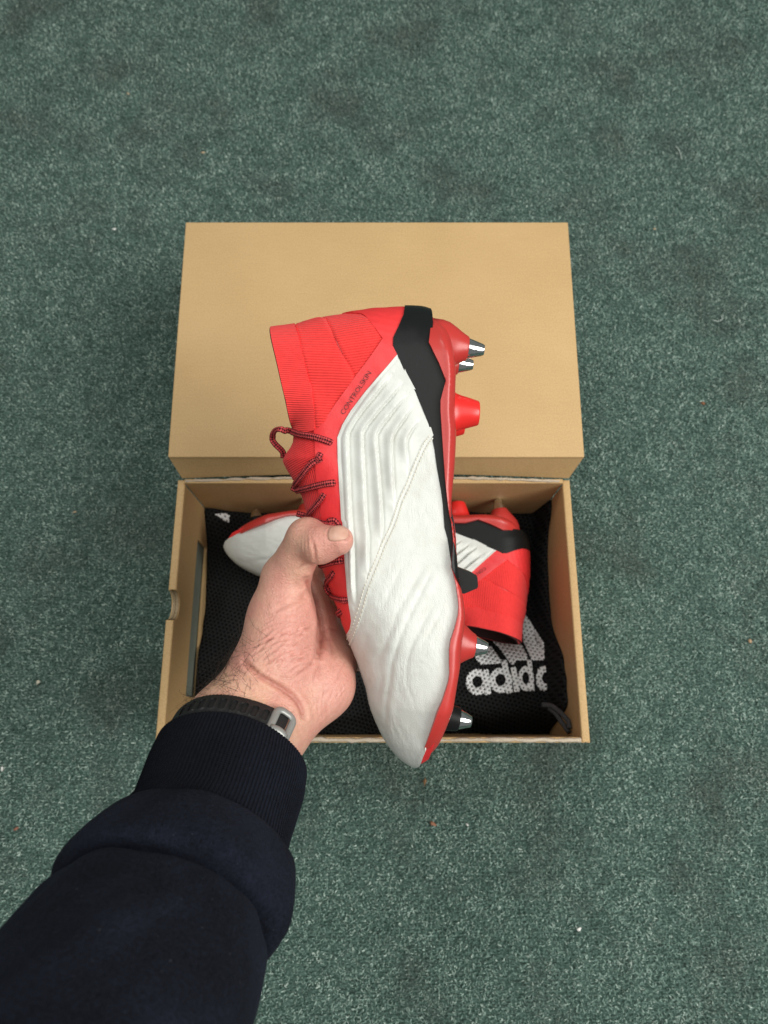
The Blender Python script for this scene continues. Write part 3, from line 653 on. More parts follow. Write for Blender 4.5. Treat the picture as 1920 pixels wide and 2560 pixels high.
# printed word along the eyestay
def word(txt, p0, p1, cap_px, flipped):
    cu = bpy.data.curves.new('lettering', 'FONT'); cu.body = txt; cu.size = 1.0; cu.resolution_u = 3; cu.offset = -0.007; cu.space_character = 0.97
    o = bpy.data.objects.new('lettering', cu); COL.objects.link(o); bpy.context.view_layer.update()
    me = bpy.data.meshes.new_from_object(o.evaluated_get(bpy.context.evaluated_depsgraph_get())); bpy.data.objects.remove(o); bpy.data.curves.remove(cu)
    co = np.zeros(len(me.vertices) * 3); me.vertices.foreach_get('co', co); co = co.reshape(-1, 3)
    x0, x1 = co[:, 0].min(), co[:, 0].max(); tx = (co[:, 0] - x0) / (x1 - x0); ty = co[:, 1] / 0.73
    p0, p1 = np.array(p0), np.array(p1); dr = p1 - p0; up = np.array([dr[1], -dr[0]]); up = up / np.linalg.norm(up) * cap_px
    if flipped: tx = 1 - tx
    if up[0] > 0: up = -up
    px = p0 + tx[:, None] * dr + ty[:, None] * up
    P = fmap(px); z, N = grad_normal(Wup, P); V = np.c_[P, z] + N * 0.0021
    me.vertices.foreach_set('co', V.astype(np.float32).ravel()); me.update(); return me
a_, b_ = Z1([(612, 880), (802, 592)])
link('lettering', word('CONTROLSKIN', a_, b_, 12.6, False), boot, M_INK)
# laces
lace_px = [(Z3([(1050, 378), (1000, 352), (830, 295), (600, 245), (430, 215), (310, 205), (240, 245), (212, 310), (245, 375), (310, 440), (345, 490), (350, 560)]), 1),
           (Z3([(905, 520), (870, 590), (780, 660), (690, 770), (600, 890), (525, 985)]), 0), (Z3([(500, 985), (560, 1015), (650, 1005), (750, 985), (920, 945), (1060, 925), (1098, 925)]), 0),
           (Z3([(955, 1075), (935, 1130), (865, 1220), (790, 1310), (730, 1385)]), 0), (Z3([(570, 1350), (700, 1385), (830, 1430), (960, 1482), (1090, 1515), (1160, 1530)]), 0), (Z3([(1000, 1490), (1050, 1450), (1110, 1450), (1155, 1500), (1165, 1540)]), 0),
           (Z4([(1000, 720), (1100, 700), (1200, 670), (1330, 645), (1412, 640)]), 0), (Z4([(1262, 810), (1240, 880), (1180, 950), (1148, 1040), (1140, 1100)]), 0), (Z4([(1120, 1040), (1140, 1110), (1195, 1175), (1290, 1225), (1400, 1258), (1486, 1270)]), 0), (Z4([(1295, 1520), (1340, 1485), (1385, 1440)]), 0)]
for px, loop in lace_px:
    P2 = fmap(catmull(px, 6)); z, N = grad_normal(Wup, P2); m = len(P2)
    end = np.clip(np.minimum(np.arange(m), np.arange(m)[::-1]) / 4.0, 0, 1)
    P = np.c_[P2, z] + N * (0.0008 + 0.0013 * end)[:, None]
    if loop:
        k = m - 1 - np.arange(m); t = np.clip((np.arange(m) - 0.36 * m) / (0.64 * m), 0, 1)
        xy = flat(catmull(px, 6), 0.004); zz = np.interp(np.arange(m), [0, 0.28 * m, 0.42 * m, 0.6 * m, m], [z[0] + .0018, z[int(.28 * m)] + .002, 0.012, 0.0, -0.006])
        bl_ = np.clip((np.arange(m) - 0.25 * m) / (0.15 * m), 0, 1)[:, None]
        P = np.c_[xy, zz] * bl_ + P * (1 - bl_); N = N * (1 - bl_) + np.array([0.2, 0.2, 1.0]) * bl_
    V, Fs = tube(P, 0.0019, 10, True, (1.0, 0.42), N); me = mesh_np('lace', V, Fs)
    L = np.r_[0, np.cumsum(np.linalg.norm(np.diff(P, axis=0), axis=1))]; uv = me.uv_layers.new(name='UVMap')
    li = np.zeros(len(me.loops), np.int32); me.loops.foreach_get('vertex_index', li)
    uv.data.foreach_set('uv', np.stack([L[li // 10], np.abs((li % 10) / 10.0 - 0.5) * 2], 1).astype(np.float32).ravel())
    link('lace', me, boot, M_LACE)

# ------------------------------------------------------------------ the second boot, lying in the box on its bag
def copy_tree(o, parent=None):
    c = o.copy(); COL.objects.link(c); c.parent = parent
    for ch in list(o.children):
        if ch.name.startswith('lettering'): continue
        copy_tree(ch, c)
    return c
boot2 = copy_tree(boot)
boot2['label'] = 'second boot lying on its side in the box, toe pointing left'
ctr = floor_pt(940, 1400, 0.066)
B2C = Vector((-0.006, 0.152, 0.064))
boot2.matrix_world = Matrix.Translation(B2C) @ Matrix.Rotation(R(-90), 4, 'Z') @ Matrix.Rotation(R(0), 4, 'Y') @ Matrix.Diagonal((-1.045, 1.045, 1.045, 1)) @ Matrix.Translation((-0.012, 0.014, 0))
link('lettering', word('CONTROLSKIN', a_, b_, 12.6, True), boot2, M_INK)

# ------------------------------------------------------------------ black mesh bag under it
def mesh_bag_material(name, ca, cb, hole_lo, hole_hi, bumpd=0.0011):
    m = NT(name); v = m.coord('Object'); k = 2 * math.pi / 0.0034
    v2 = m.n('ShaderNodeVectorMath', operation='ADD', i_0=v, i_1=m.n('ShaderNodeVectorMath', operation='SCALE', i_0=m.n('ShaderNodeTexNoise', i_Vector=v, i_Scale=28.0, i_Detail=2).outputs['Color'], i_Scale=0.004).outputs[0]).outputs[0]
    cs = []
    for ang in (15, 75, 135):
        d = m.n('ShaderNodeVectorMath', operation='DOT_PRODUCT', i_0=v2, i_1=(k * math.cos(R(ang)), k * math.sin(R(ang)), 0)).outputs['Value']
        cs.append(m.math('COSINE', d))
    s = m.math('ADD', m.math('ADD', cs[0], cs[1]), cs[2])          # 3 at the holes of the knit
    f = m.math('MULTIPLY_ADD', s, 1 / 4.5, 1.5 / 4.5)
    m.set(Base_Color=m.ramp(f, [(hole_lo, ca), (hole_hi, cb)]), Roughness=0.9, Specular_IOR_Level=0.15)
    m.set(Normal=m.bump(f, 1.0, bumpd).node.outputs[0])
    m.t.nodes['Bump'].invert = True
    return m.m
M_BAG = mesh_bag_material('black_mesh', (0.014, 0.0145, 0.015), (0.001, 0.001, 0.001), 0.42, 0.66)
M_LOGO = mesh_bag_material('white_print_on_mesh', (0.88, 0.90, 0.90), (0.12, 0.125, 0.13), 0.62, 0.82)
M_CORD = m_plain('black_cord', (0.03, 0.03, 0.031), 0.85, var=0.5, scale=900, bump=0.6, bscale=900)
def bag_h(x, y):
    x = np.asarray(x, float); y = np.asarray(y, float)
    S = lambda t: np.clip(t, 0, 1) ** 2 * (3 - 2 * np.clip(t, 0, 1))
    h = 0.021 + 0.003 * np.sin(x * 31 + y * 17 + 1) * np.sin(y * 26) + 0.0022 * np.sin(x * 85 + 2 * np.sin(y * 40)) * np.sin(y * 61 + 1) * S((0.09 - y) / 0.03)
    e = lambda d, w: np.exp(-(np.maximum(d, 0) / w) ** 2)
    h += 0.0014 * np.sin(150 * x + 60 * y + 2 * np.sin(70 * y)) * np.sin(95 * y - 40 * x + 1.5 * np.sin(60 * x)) + 0.0022 * np.sin(70 * x - 55 * y + np.sin(44 * y))
    h += (0.008 + 0.020 * S((x + 0.03) / 0.08)) * S((0.085 - y) / 0.035) * S((y - BY0 + 0.01) / 0.04)
    h += 0.006 * np.exp(-((x + 0.10 - 0.5 * (y - 0.05)) / 0.012) ** 2) * S((0.13 - y) / 0.03) + 0.005 * np.exp(-((x + 0.06 + 0.4 * (y - 0.03)) / 0.010) ** 2) * S((0.09 - y) / 0.03) + 0.004 * np.exp(-((y - 0.012 - 0.15 * x) / 0.006) ** 2)
    h += 0.014 * e(x - (BX0 + .007), 0.026) * (0.75 + 0.25 * np.sin(y * 45))            # bunched up the left wall
    fx = 0.1515 + 0.0015 * np.sin(y * 40) + 0.006 * (y > 0) * 0
    h += (0.038 + 0.006 * np.sin(y * 33 + 1)) * S((x - fx + 0.006) / 0.010) * S((y + 0.012) / 0.03)   # the fold up the right wall
    h -= 0.010 * np.exp(-((x - fx - 0.014) / 0.003) ** 2)
    h += 0.020 * e(BY1 - .006 - y, 0.022)                                                       # up the back wall
    h -= 0.016 * e(y - BY0 - .004, 0.014) * (1 + 0.4 * np.sin(x * 22)) * np.clip((x + 0.0) / 0.04, 0.2, 1)
    return np.maximum(h, 0.0075)
nx, ny = 150, 110
gx, gy = np.meshgrid(np.linspace(BX0 + .0071, BX1 - .0071, nx), np.linspace(BY0 + .0048, BY1 - .0046, ny), indexing='ij')
BAGO = np.array([-0.01, 0.09, 0.0075]); bag = thing('drawstring_bag', 'black mesh drawstring bag with white printed logo, spread under the boot in the box', 'bag', Matrix.Translation(Vector(BAGO)))
gz = bag_h(gx, gy)
# the panel has thickness: top skin, bottom skin, closed rim
V = np.concatenate([np.stack([gx, gy, gz], -1).reshape(-1, 3), np.stack([gx, gy, np.full_like(gx, 0.0072)], -1).reshape(-1, 3)]) - BAGO
ii = np.arange(nx * ny).reshape(nx, ny); q = np.stack([ii[:-1, :-1], ii[1:, :-1], ii[1:, 1:], ii[:-1, 1:]], -1).reshape(-1, 4); N_ = nx * ny
rim = np.concatenate([ii[:, 0], ii[-1, 1:], ii[-2::-1, -1], ii[0, -2:0:-1]]); r2 = np.roll(rim, -1)
F4 = np.concatenate([q, q[:, ::-1] + N_, np.stack([rim, rim + N_, r2 + N_, r2], 1)])
link('bag_body', mesh_np('bag_body', V, F4), bag, M_BAG)
ZL = zf(1100, 1500, 5.53); bz = 0.045
def on_bag(px): return np.array([floor_pt(x, y, bz)[:2] for x, y in px])
def ring(cx, cy, rx, ry, k=28):
    a = np.linspace(0, 2 * math.pi, k, endpoint=False); return np.stack([cx + rx * np.cos(a), cy + ry * np.sin(a)], 1)
def on_bag_h(px):
    P = []
    for x, y in px:
        z = bz
        for _ in range(6):
            p = floor_pt(x, y, z); z = 0.5 * z + 0.5 * float(bag_h(p[0], p[1]))
        P.append(p[:2])
    return np.array(P)
def print_patch(name, polys, holes, wob=0.0):
    parts = []
    for p in polys:
        V2, T = cdt_fill([on_bag_h(ZL(p))], [on_bag_h(ZL(h)) for h in holes], 0.0016)
        z = bag_h(V2[:, 0], V2[:, 1]); A = np.c_[V2, z + 0.0008 + 0.0001 * len(parts)] - BAGO; B = A - (0, 0, 0.0012); E = border(T); n = len(A)
        parts.append((np.concatenate([A, B]), [list(t) for t in T] + [[e[1], e[0], e[0] + n, e[1] + n] for e in E]))
    link(name, mesh_np(name, *merge(parts)), bag, M_LOGO)
def knit_edge(p, step=22, amp=7):
    q = resample(np.array(p, float), step); c = q.mean(0); k = np.arange(len(q)); d = q - c; d /= np.linalg.norm(d, axis=1)[:, None]
    return q + d * (amp * np.where(k % 2, 1, -1))[:, None]
for st_ in ([(480, 795), (560, 720), (660, 640), (705, 640), (840, 830), (830, 880), (560, 890), (535, 860)], [(700, 490), (880, 520), (1050, 545), (1130, 620), (1205, 770), (1200, 830), (1050, 840), (1010, 900), (975, 880), (850, 700), (690, 525)],
            [(1175, 195), (1230, 270), (1330, 430), (1430, 590), (1445, 830), (1270, 835), (1210, 700), (1150, 560), (1140, 290)]):
    print_patch('printed_stripe', [knit_edge(st_)], [])
for nm, polys, holes in (('a', [ring(515, 1135, 158, 180), [(590, 965), (668, 960), (705, 1300), (620, 1312)]], [ring(515, 1130, 70, 78)]),
                         ('d', [ring(838, 1112, 158, 175), [(845, 835), (922, 830), (1010, 1280), (915, 1292)]], [ring(835, 1105, 70, 82)]),
                         ('i', [[(975, 932), (1050, 925), (1106, 1265), (1026, 1272)]], []),
                         ('d', [ring(1188, 1085, 108, 175), [(1202, 815), (1262, 830), (1306, 1255), (1240, 1262)]], [ring(1184, 1080, 48, 86)]),
                         ('a', [[(1470, 915), (1410, 910), (1352, 960), (1326, 1060), (1334, 1160), (1376, 1240), (1436, 1258), (1482, 1235), (1470, 1160), (1440, 1150), (1412, 1110), (1412, 1050), (1434, 1005), (1476, 995)]], [])):
    print_patch('printed_letter', [knit_edge(p) for p in polys], holes)
print_patch('printed_mark', [knit_edge((np.array([(628, 950), (760, 935), (805, 965), (795, 1045), (740, 1020), (690, 985)]) / 4.608 + (400, 1080) - (1100, 1500)) * 5.53)], [])
for c in ([(1060, 255), (1150, 265), (1230, 320), (1300, 390), (1385, 500)], [(1130, 290), (1200, 350), (1270, 450), (1330, 530), (1410, 625)]):
    px = np.array(c) / 4.147 + (1100, 1700); P = []
    for i, (x, y) in enumerate(px):
        P.append(floor_pt(x, y, 0.086 + 0.004 * i))
    P = catmull(np.array(P), 6); P[:, 0] = np.minimum(P[:, 0], BX1 - .0095); P[:, 1] = np.maximum(P[:, 1], BY0 + .0075)
    link('drawstring', mesh_np('drawstring', *tube(P - BAGO, 0.0021, 10)), bag, M_CORD)

# ------------------------------------------------------------------ hand and forearm: one skin grown round the bones
def L1(px, py, zmm): return Lp(px, py, zmm * 1e-3)
WC = np.array([-0.078, -0.122, 0.040])                      # wrist centre, in the boot's frame
AX = np.array([-0.112, -0.369, 0.922]); AX /= np.linalg.norm(AX)   # wrist -> elbow, steeply towards the photographer
E1 = np.array([0.983, -0.186, 0.0]); E1 -= AX * (E1 @ AX); E1 /= np.linalg.norm(E1)
E2 = np.cross(AX, E1); E2 *= np.sign(E2[1])
CAPS = []                                                    # (a, b, ra, rb, blend)
def cap(a, b, ra, rb, k=6): CAPS.append((np.array(a, float), np.array(b, float), ra * 1e-3, rb * 1e-3, k * 1e-3))
for s_ in (-1, 1):
    cap(WC + E1 * 0.0095 * s_, WC + E1 * 0.010 * s_ + AX * 0.10, 21.5, 22.5, 8)
cap(WC - E1 * 0.0112, L1(690, 1655, 24), 20.5, 20.5, 12)      # radial side into the thumb base
cap(L1(690, 1655, 24), L1(704, 1545, 18), 20.5, 18.5, 12)
cap(L1(704, 1545, 18), L1(714, 1447, 18), 18.5, 13.6, 8)
cap(WC + E1 * 0.0112, L1(800, 1712, 12), 20.5, 18.5, 12)    # heel of the hand
cap(L1(800, 1712, 12), L1(838, 1630, -36), 18.5, 17, 10)
cap(L1(765, 1640, -8), L1(772, 1560, -18), 17, 16, 14)      # hollow of the palm
cap(L1(765, 1560, -22), L1(752, 1470, -24), 16, 13, 12)
cap(L1(714, 1447, 18), L1(768, 1346, 34), 13.2, 11.0, 5)    # thumb, bent at its joint and laid over the laces
cap(L1(768, 1346, 34), L1(800, 1361, 41), 11.0, 10.2, 4)
cap(L1(800, 1361, 41), L1(846, 1351, 45), 10.0, 8.2, 4)
knuck = [L1(775, 1410, -50), L1(800, 1490, -57), L1(828, 1568, -57), L1(852, 1640, -50)]
lens = [(43, 26, 20), (47, 30, 21), (43, 28, 21), (34, 20, 18)]; rad = [9.3, 9.6, 9.0, 8.0]; dirs = [18, 10, 2, -8]
for i, (kn, ln, r0, dg) in enumerate(zip(knuck, lens, rad, dirs)):
    cap(L1(758 + i * 14, 1520 + i * 45, -24), kn, 13, r0 + 2.2, 9)
    p = kn; bend = [-0.20, 0.05, 0.30]
    for j, (l, bz_) in enumerate(zip(ln, bend)):
        dirv = np.array([math.cos(R(dg)), math.sin(R(dg)), bz_]); dirv /= np.linalg.norm(dirv)
        qn = p + dirv * l * 1e-3; qn[2] = min(qn[2], -float(Wup(np.array([qn[:2]]))[0]) - 0.0010 - (r0 - 0.5 * j) * 1e-3)
        cap(p, qn, r0 + (1.4, 0.1, -0.5)[j], r0 + (0.1, -0.5, -1.6)[j], 3.5); p = qn
def sdf(P):
    P = np.asarray(P, np.float32); d = np.full(len(P), 1e3, np.float32)
    for a, b, ra, rb, k in CAPS:
        ab = (b - a).astype(np.float32); pa = P - a.astype(np.float32)
        h = np.clip(pa @ ab / (ab @ ab), 0, 1)
        q = np.linalg.norm(pa - h[:, None] * ab, axis=1) - (ra + (rb - ra) * h)
        hh = np.clip(0.5 + 0.5 * (d - q) / k, 0, 1)
        d = np.where(d > 100, q, d + (q - d) * hh - k * hh * (1 - hh)).astype(np.float32)
    return d
def surface_nets(phi, org, h):
    s = phi < 0; S = [slice(None, -1), slice(1, None)]
    c = sum(s[S[i], S[j], S[k]].astype(np.int8) for i in (0, 1) for j in (0, 1) for k in (0, 1))
    act = (c > 0) & (c < 8); idx = np.full(act.shape, -1, np.int64); idx[act] = np.arange(act.sum()); ci = np.argwhere(act)
    sm_ = np.zeros((len(ci), 3)); cn = np.zeros(len(ci)); cor = [np.array((i, j, k)) for i in (0, 1) for j in (0, 1) for k in (0, 1)]
    for p in range(8):
        for q in range(p + 1, 8):
            if np.abs(cor[p] - cor[q]).sum() != 1: continue
            va = phi[tuple((ci + cor[p]).T)]; vb = phi[tuple((ci + cor[q]).T)]; m = (va < 0) != (vb < 0); t = np.where(m, va / np.where(m, va - vb, 1), 0)
            sm_[m] += (cor[p] + t[:, None] * (cor[q] - cor[p]))[m]; cn += m
    V = org + h * (ci + sm_ / cn[:, None]); out = []
    for ax in range(3):
        o = [a for a in range(3) if a != ax]; a_sl = [slice(1, -1)] * 3; a_sl[ax] = slice(None, -1); b_sl = list(a_sl); b_sl[ax] = slice(1, None)
        sa, sb = s[tuple(a_sl)], s[tuple(b_sl)]
        for flip, m in ((False, sa & ~sb), (True, ~sa & sb)):
            e = np.argwhere(m); 
            for a in o: e[:, a] += 1
            u, v = np.zeros(3, int), np.zeros(3, int); u[o[0]] = 1; v[o[1]] = 1
            qd = np.stack([idx[tuple((e - u - v).T)], idx[tuple((e - v).T)], idx[tuple(e.T)], idx[tuple((e - u).T)]], 1)
            if (ax == 1) != flip: qd = qd[:, ::-1]
            out.append(qd)
    return V, np.concatenate(out)
H = 0.00085; lo = np.array([-0.150, -0.20, -0.085]); hi = np.array([0.045, 0.012, 0.135])
K_ = 4; cdim = np.ceil((hi - lo) / (H * K_)).astype(int) + 1; ax_ = [lo[i] + H * K_ * np.arange(cdim[i]) for i in range(3)]
coarse = sdf(np.stack(np.meshgrid(*ax_, indexing='ij'), -1).reshape(-1, 3)).reshape(cdim)
dim = (cdim - 1) * K_; phi = np.kron(coarse[:-1, :-1, :-1], np.ones((K_, K_, K_), np.float32))
bi_ = np.argwhere(np.abs(phi) < H * K_ * 2.2); phi = np.where(np.abs(phi) < H * K_ * 2.2, phi, np.sign(phi)).astype(np.float32)
for c0 in range(0, len(bi_), 400000):
    q = bi_[c0:c0 + 400000]; phi[tuple(q.T)] = sdf(lo + H * q)
HV, HF = surface_nets(phi, lo, H)
del bi_
def sdf_normal(P, e=0.0008):
    n = np.stack([sdf(P + np.eye(3)[i] * e) - sdf(P - np.eye(3)[i] * e) for i in range(3)], 1); return n / (np.linalg.norm(n, axis=1)[:, None] + 1e-9)
HN = sdf_normal(HV)
hpx = np.stack([CX + HV[:, 0] / (D0 - HV[:, 2]) * FPX, CY - HV[:, 1] / (D0 - HV[:, 2]) * FPX], 1)
front_f = np.clip(HN[:, 2] * 2.5 + 0.3, 0, 1)                # creases belong to the palm side
crease_px = [([(783, 1355), (786, 1372), (788, 1388), (790, 1404)], .75, 3.4), ([(776, 1330), (778, 1352), (777, 1382)], .22, 2.4), ([(768, 1335), (769, 1360), (768, 1385)], .2, 2.4), ([(760, 1340), (761, 1365), (760, 1392)], .16, 2.2), ([(752, 1345), (752, 1372)], .14, 2.2), ([(792, 1330), (794, 1350), (797, 1380)], .14, 2.2), ([(806, 1345), (809, 1370), (812, 1390)], .12, 2.2), ([(770, 1408), (757, 1412), (745, 1425)], .5, 4),
             ([(764, 1450), (776, 1468), (786, 1495), (795, 1522), (803, 1548), (806, 1575), (801, 1605), (795, 1640)], 1.5, 7),
             ([(612, 1655), (621, 1665), (646, 1688), (678, 1707), (709, 1725), (734, 1743), (750, 1765), (759, 1792)], 1.3, 7),
             ([(690, 1524), (715, 1512), (740, 1501), (760, 1490), (771, 1478)], .7, 6), ([(700, 1545), (730, 1534), (760, 1520)], .4, 5), ([(686, 1505), (712, 1500), (738, 1488)], .3, 5),
             ([(800, 1560), (815, 1590), (835, 1640)], .5, 5), ([(806, 1575), (830, 1572), (850, 1580)], .35, 4), ([(790, 1700), (800, 1660), (806, 1620)], .4, 6), ([(740, 1690), (770, 1670), (785, 1650)], .35, 5),
             ([(700, 1800), (720, 1780), (742, 1775)], .3, 4), ([(655, 1672), (690, 1690), (725, 1700)], .35, 4), ([(735, 1600), (728, 1622), (712, 1640)], .3, 4)]
rg = np.random.default_rng(3)
for i in range(90):                                           # the loose skin over the thumb muscle gathers in fine folds
    t = rg.uniform(0, 1); cx_ = 700 + rg.uniform(-35, 75); cy_ = 1555 + t * 115; a0 = R(rg.uniform(-48, -8)) ; ln_ = rg.uniform(18, 48)
    k = np.linspace(-1, 1, 5); px = np.stack([cx_ + ln_ * k * math.cos(a0), cy_ + ln_ * k * math.sin(a0) + 6 * k * k], 1)
    crease_px.append((px, rg.uniform(.12, .46), rg.uniform(1.7, 3.6)))
for i in range(34):
    cx_, cy_ = rg.uniform(770, 860), rg.uniform(1640, 1790); a0 = R(rg.uniform(-95, -50)); ln_ = rg.uniform(14, 40); k = np.linspace(-1, 1, 4)
    crease_px.append((np.stack([cx_ + ln_ * k * math.cos(a0) + 4 * k * k, cy_ + ln_ * k * math.sin(a0)], 1), rg.uniform(.08, .24), rg.uniform(1.8, 3.4)))
dsp = np.zeros(len(HV)); near = HN[:, 2] > -0.3; idn = np.where(near)[0]
for px, dep, wd in crease_px:
    px = catmull(np.array(px, float), 4); bb = (hpx[idn] > px.min(0) - 30).all(1) & (hpx[idn] < px.max(0) + 30).all(1); ix = idn[bb]
    if not len(ix): continue
    d, _, _ = pdist(hpx[ix], px); tip = np.minimum(np.hypot(*(hpx[ix] - px[0]).T), np.hypot(*(hpx[ix] - px[-1]).T)); f = np.clip(tip / 14 + 0.15, 0, 1) * front_f[ix]
    dsp[ix] += f * dep * 1e-3 * (-np.exp(-(d / wd) ** 2) + 0.45 * np.exp(-((d - 2.1 * wd) / (1.2 * wd)) ** 2))
nl = np.array([(822, 1326), (818, 1336), (822, 1348), (842, 1353), (866, 1351), (874, 1342), (871, 1330)], float); d, _, _ = pdist(hpx, catmull(nl, 4)); dsp += front_f * 1e-3 * (-0.45 * np.exp(-(d / 2.0) ** 2) + 0.25 * np.exp(-((d - 5) / 3.0) ** 2))
# softer forms: tendon at the wrist, swell of the thumb muscle
for px, dep, wd in (([(700, 1750), (690, 1790), (680, 1830)], 0.9, 11), ([(640, 1730), (628, 1780), (610, 1830)], 0.5, 14), ([(720, 1470), (722, 1540), (716, 1610)], 0.8, 30)):
    d, _, _ = pdist(hpx, np.array(px, float)); dsp += front_f * dep * 1e-3 * np.exp(-(d / wd) ** 2)
HVd = HV + HN * dsp[:, None]
hand_me = mesh_np('arm', HVd, HF)
# skin tone: pink on the palm and thumb, sallow on the wrist
x_, y_ = hpx[:, 0], hpx[:, 1]; gs = lambda cx, cy, sx, sy: np.exp(-(((x_ - cx) / sx) ** 2 + ((y_ - cy) / sy) ** 2))
pink = np.clip(0.75 * gs(760, 1580, 75, 90) + 0.8 * gs(835, 1730, 60, 95) + 0.75 * gs(840, 1365, 55, 50) + 0.5 * gs(690, 1440, 40, 50) + 0.45 * gs(730, 1660, 60, 40) + 0.4 * gs(690, 1560, 50, 80) - 0.2 * gs(765, 1335, 16, 50), 0, 1)
sallow = np.clip(1.1 * gs(625, 1745, 95, 75) + 0.28 * gs(772, 1350, 16, 60) + 0.4 * gs(650, 1500, 22, 80), 0, 1) * (1 - 0.6 * pink)
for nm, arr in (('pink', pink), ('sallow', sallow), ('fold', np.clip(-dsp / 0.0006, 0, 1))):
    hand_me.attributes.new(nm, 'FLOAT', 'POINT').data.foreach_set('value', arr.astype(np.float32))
def skin_material():
    m = NT('skin'); v = m.coord(); at = lambda n: m.n('ShaderNodeAttribute', attribute_name=n).outputs['Fac']
    blot = m.noise(v, 55, 4, 0.6); fine = m.noise(v, 420, 3, 0.6)
    col = m.mix(at('sallow'), (0.635, 0.375, 0.270), (0.67, 0.435, 0.275)); col = m.mix(at('pink'), col, (0.64, 0.300, 0.252))
    col = m.mix(m.ramp(blot, [(0.35, (0, 0, 0)), (0.65, (0.85, 0.85, 0.85))]), col, (0.60, 0.270, 0.218))
    col = m.mix(m.math('MULTIPLY', at('fold'), 0.5), col, (0.34, 0.10, 0.072))  # creases and nail groove darkened: shade painted into the skin colour
    col = m.mix(m.ramp(fine, [(0.4, (0.18, 0.18, 0.18)), (0.6, (0, 0, 0))]), col, (0.37, 0.165, 0.115))
    m.set(Base_Color=col, Roughness=0.43, Specular_IOR_Level=0.42, Subsurface_Weight=0.18, Subsurface_Radius=(0.0035, 0.0012, 0.0007), Subsurface_Scale=1.0)
    pores = m.n('ShaderNodeTexVoronoi', feature='DISTANCE_TO_EDGE', i_Vector=m.map(v, (1, 1, 1), (0, 0, R(30))), i_Scale=560).outputs['Distance']
    lines = m.noise(m.map(v, (160, 900, 500), (0, 0, R(25))), 1.0, 3, 0.6, 0.8)
    m.set(Normal=m.bump(m.math('ADD', m.math('MULTIPLY', pores, 0.8), m.math('MULTIPLY', lines, 0.7)), 0.65, 0.0007)); return m.m
M_SKIN = skin_material()
person = thing('person', 'left hand and forearm in a dark navy sleeve, gripping the raised boot', 'person', FRAME)
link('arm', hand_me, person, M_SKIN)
def on_skin(P, lift=0.0):
    P = np.array(P, float)
    for _ in range(25):
        n = sdf_normal(P); P = P - n * np.clip(sdf(P) - lift, -0.002, 0.002)[:, None] * 0.9
    return P, sdf_normal(P)
# thumb nail: a curved plate bedded in the end of the thumb
nc = L1(846, 1335, 51); nu = np.array([0.97, 0.10, 0.22]); nu /= np.linalg.norm(nu); nn_ = np.array([0.02, 0.62, 0.78]); nv = np.cross(nn_, nu); nv /= np.linalg.norm(nv)
k = 13; uu, vv = np.meshgrid(np.linspace(-1, 1, k), np.linspace(-1, 1, k), indexing='ij'); su = uu * np.sqrt(1 - vv ** 2 / 2.6); sv = vv * np.sqrt(1 - uu ** 2 / 2.6)
pts = (nc + su[..., None] * nu * 0.0060 + sv[..., None] * nv * 0.0052).reshape(-1, 3); S_, N_s = on_skin(pts, 0.0)
rim_f = np.maximum(np.abs(uu), np.abs(vv)).ravel(); S_ = S_ + N_s * (0.00060 - 0.0011 * np.clip((rim_f - 0.9) / 0.1, 0, 1))[:, None] + nu * (0.0010 * np.clip(uu.ravel() - 0.8, 0, 1) / 0.2)[:, None]
ii = np.arange(k * k).reshape(k, k); qn = np.stack([ii[:-1, :-1], ii[1:, :-1], ii[1:, 1:], ii[:-1, 1:]], -1).reshape(-1, 4)
nail = mesh_np('thumbnail', np.concatenate([S_, S_ - N_s * 0.0006]), np.concatenate([qn, qn[:, ::-1] + k * k]))
def nail_material():
    m = NT('nail'); v = m.coord()
    m.set(Base_Color=m.ramp(m.noise(v, 160, 2), [(0.3, (0.54, 0.29, 0.215)), (0.7, (0.60, 0.36, 0.27))]), Roughness=0.38, Specular_IOR_Level=0.4, Subsurface_Weight=0.1, Subsurface_Radius=(0.002, 0.001, 0.0007))
    m.set(Normal=m.bump(m.noise(m.map(v, (100, 1500, 900)), 1.0, 1), 0.08, 0.0003)); return m.m
link('thumbnail', nail, person, nail_material())
# dark hair on the wrist and up the side of the hand
hs = []; cand = np.where((HN[:, 2] > -0.75) & (hpx[:, 1] > 1560) & (hpx[:, 1] < 1790) & (hpx[:, 0] < 690))[0]
dens = np.exp(-((hpx[cand, 0] - (592 - 0.5 * (hpx[cand, 1] - 1690))) / 48) ** 2) * np.clip((hpx[cand, 1] - 1560) / 120, 0.05, 1) * np.where(HN[cand, 2] < 0.45, 2.2, 0.5)
pick = rg.choice(cand, 420, replace=False, p=dens / dens.sum())
for i in pick:
    n0 = HN[i]; t0 = np.array([-0.55, 0.55, 0.1]) + rg.normal(0, 0.55, 3); t0 -= n0 * (t0 @ n0); t0 /= np.linalg.norm(t0) + 1e-9
    ln_ = rg.uniform(0.006, 0.017); curl = rg.normal(0, 1.1); sd = np.cross(n0, t0); lift = rg.uniform(0.25, 0.7); k = np.linspace(0, 1, 8)[:, None]
    p = HVd[i] - n0 * 0.0003 + ln_ * (t0 * k + n0 * (lift * k - 0.45 * lift * k * k) + sd * curl * 0.55 * np.sin(k * 2.6) * k)
    hs.append(tube(p, np.linspace(0.000075, 0.00003, 8), 3, False))
link('arm_hair', mesh_np('arm_hair', *merge(hs)), person, m_plain('hair', (0.022, 0.014, 0.009), 0.5), kind='stuff')

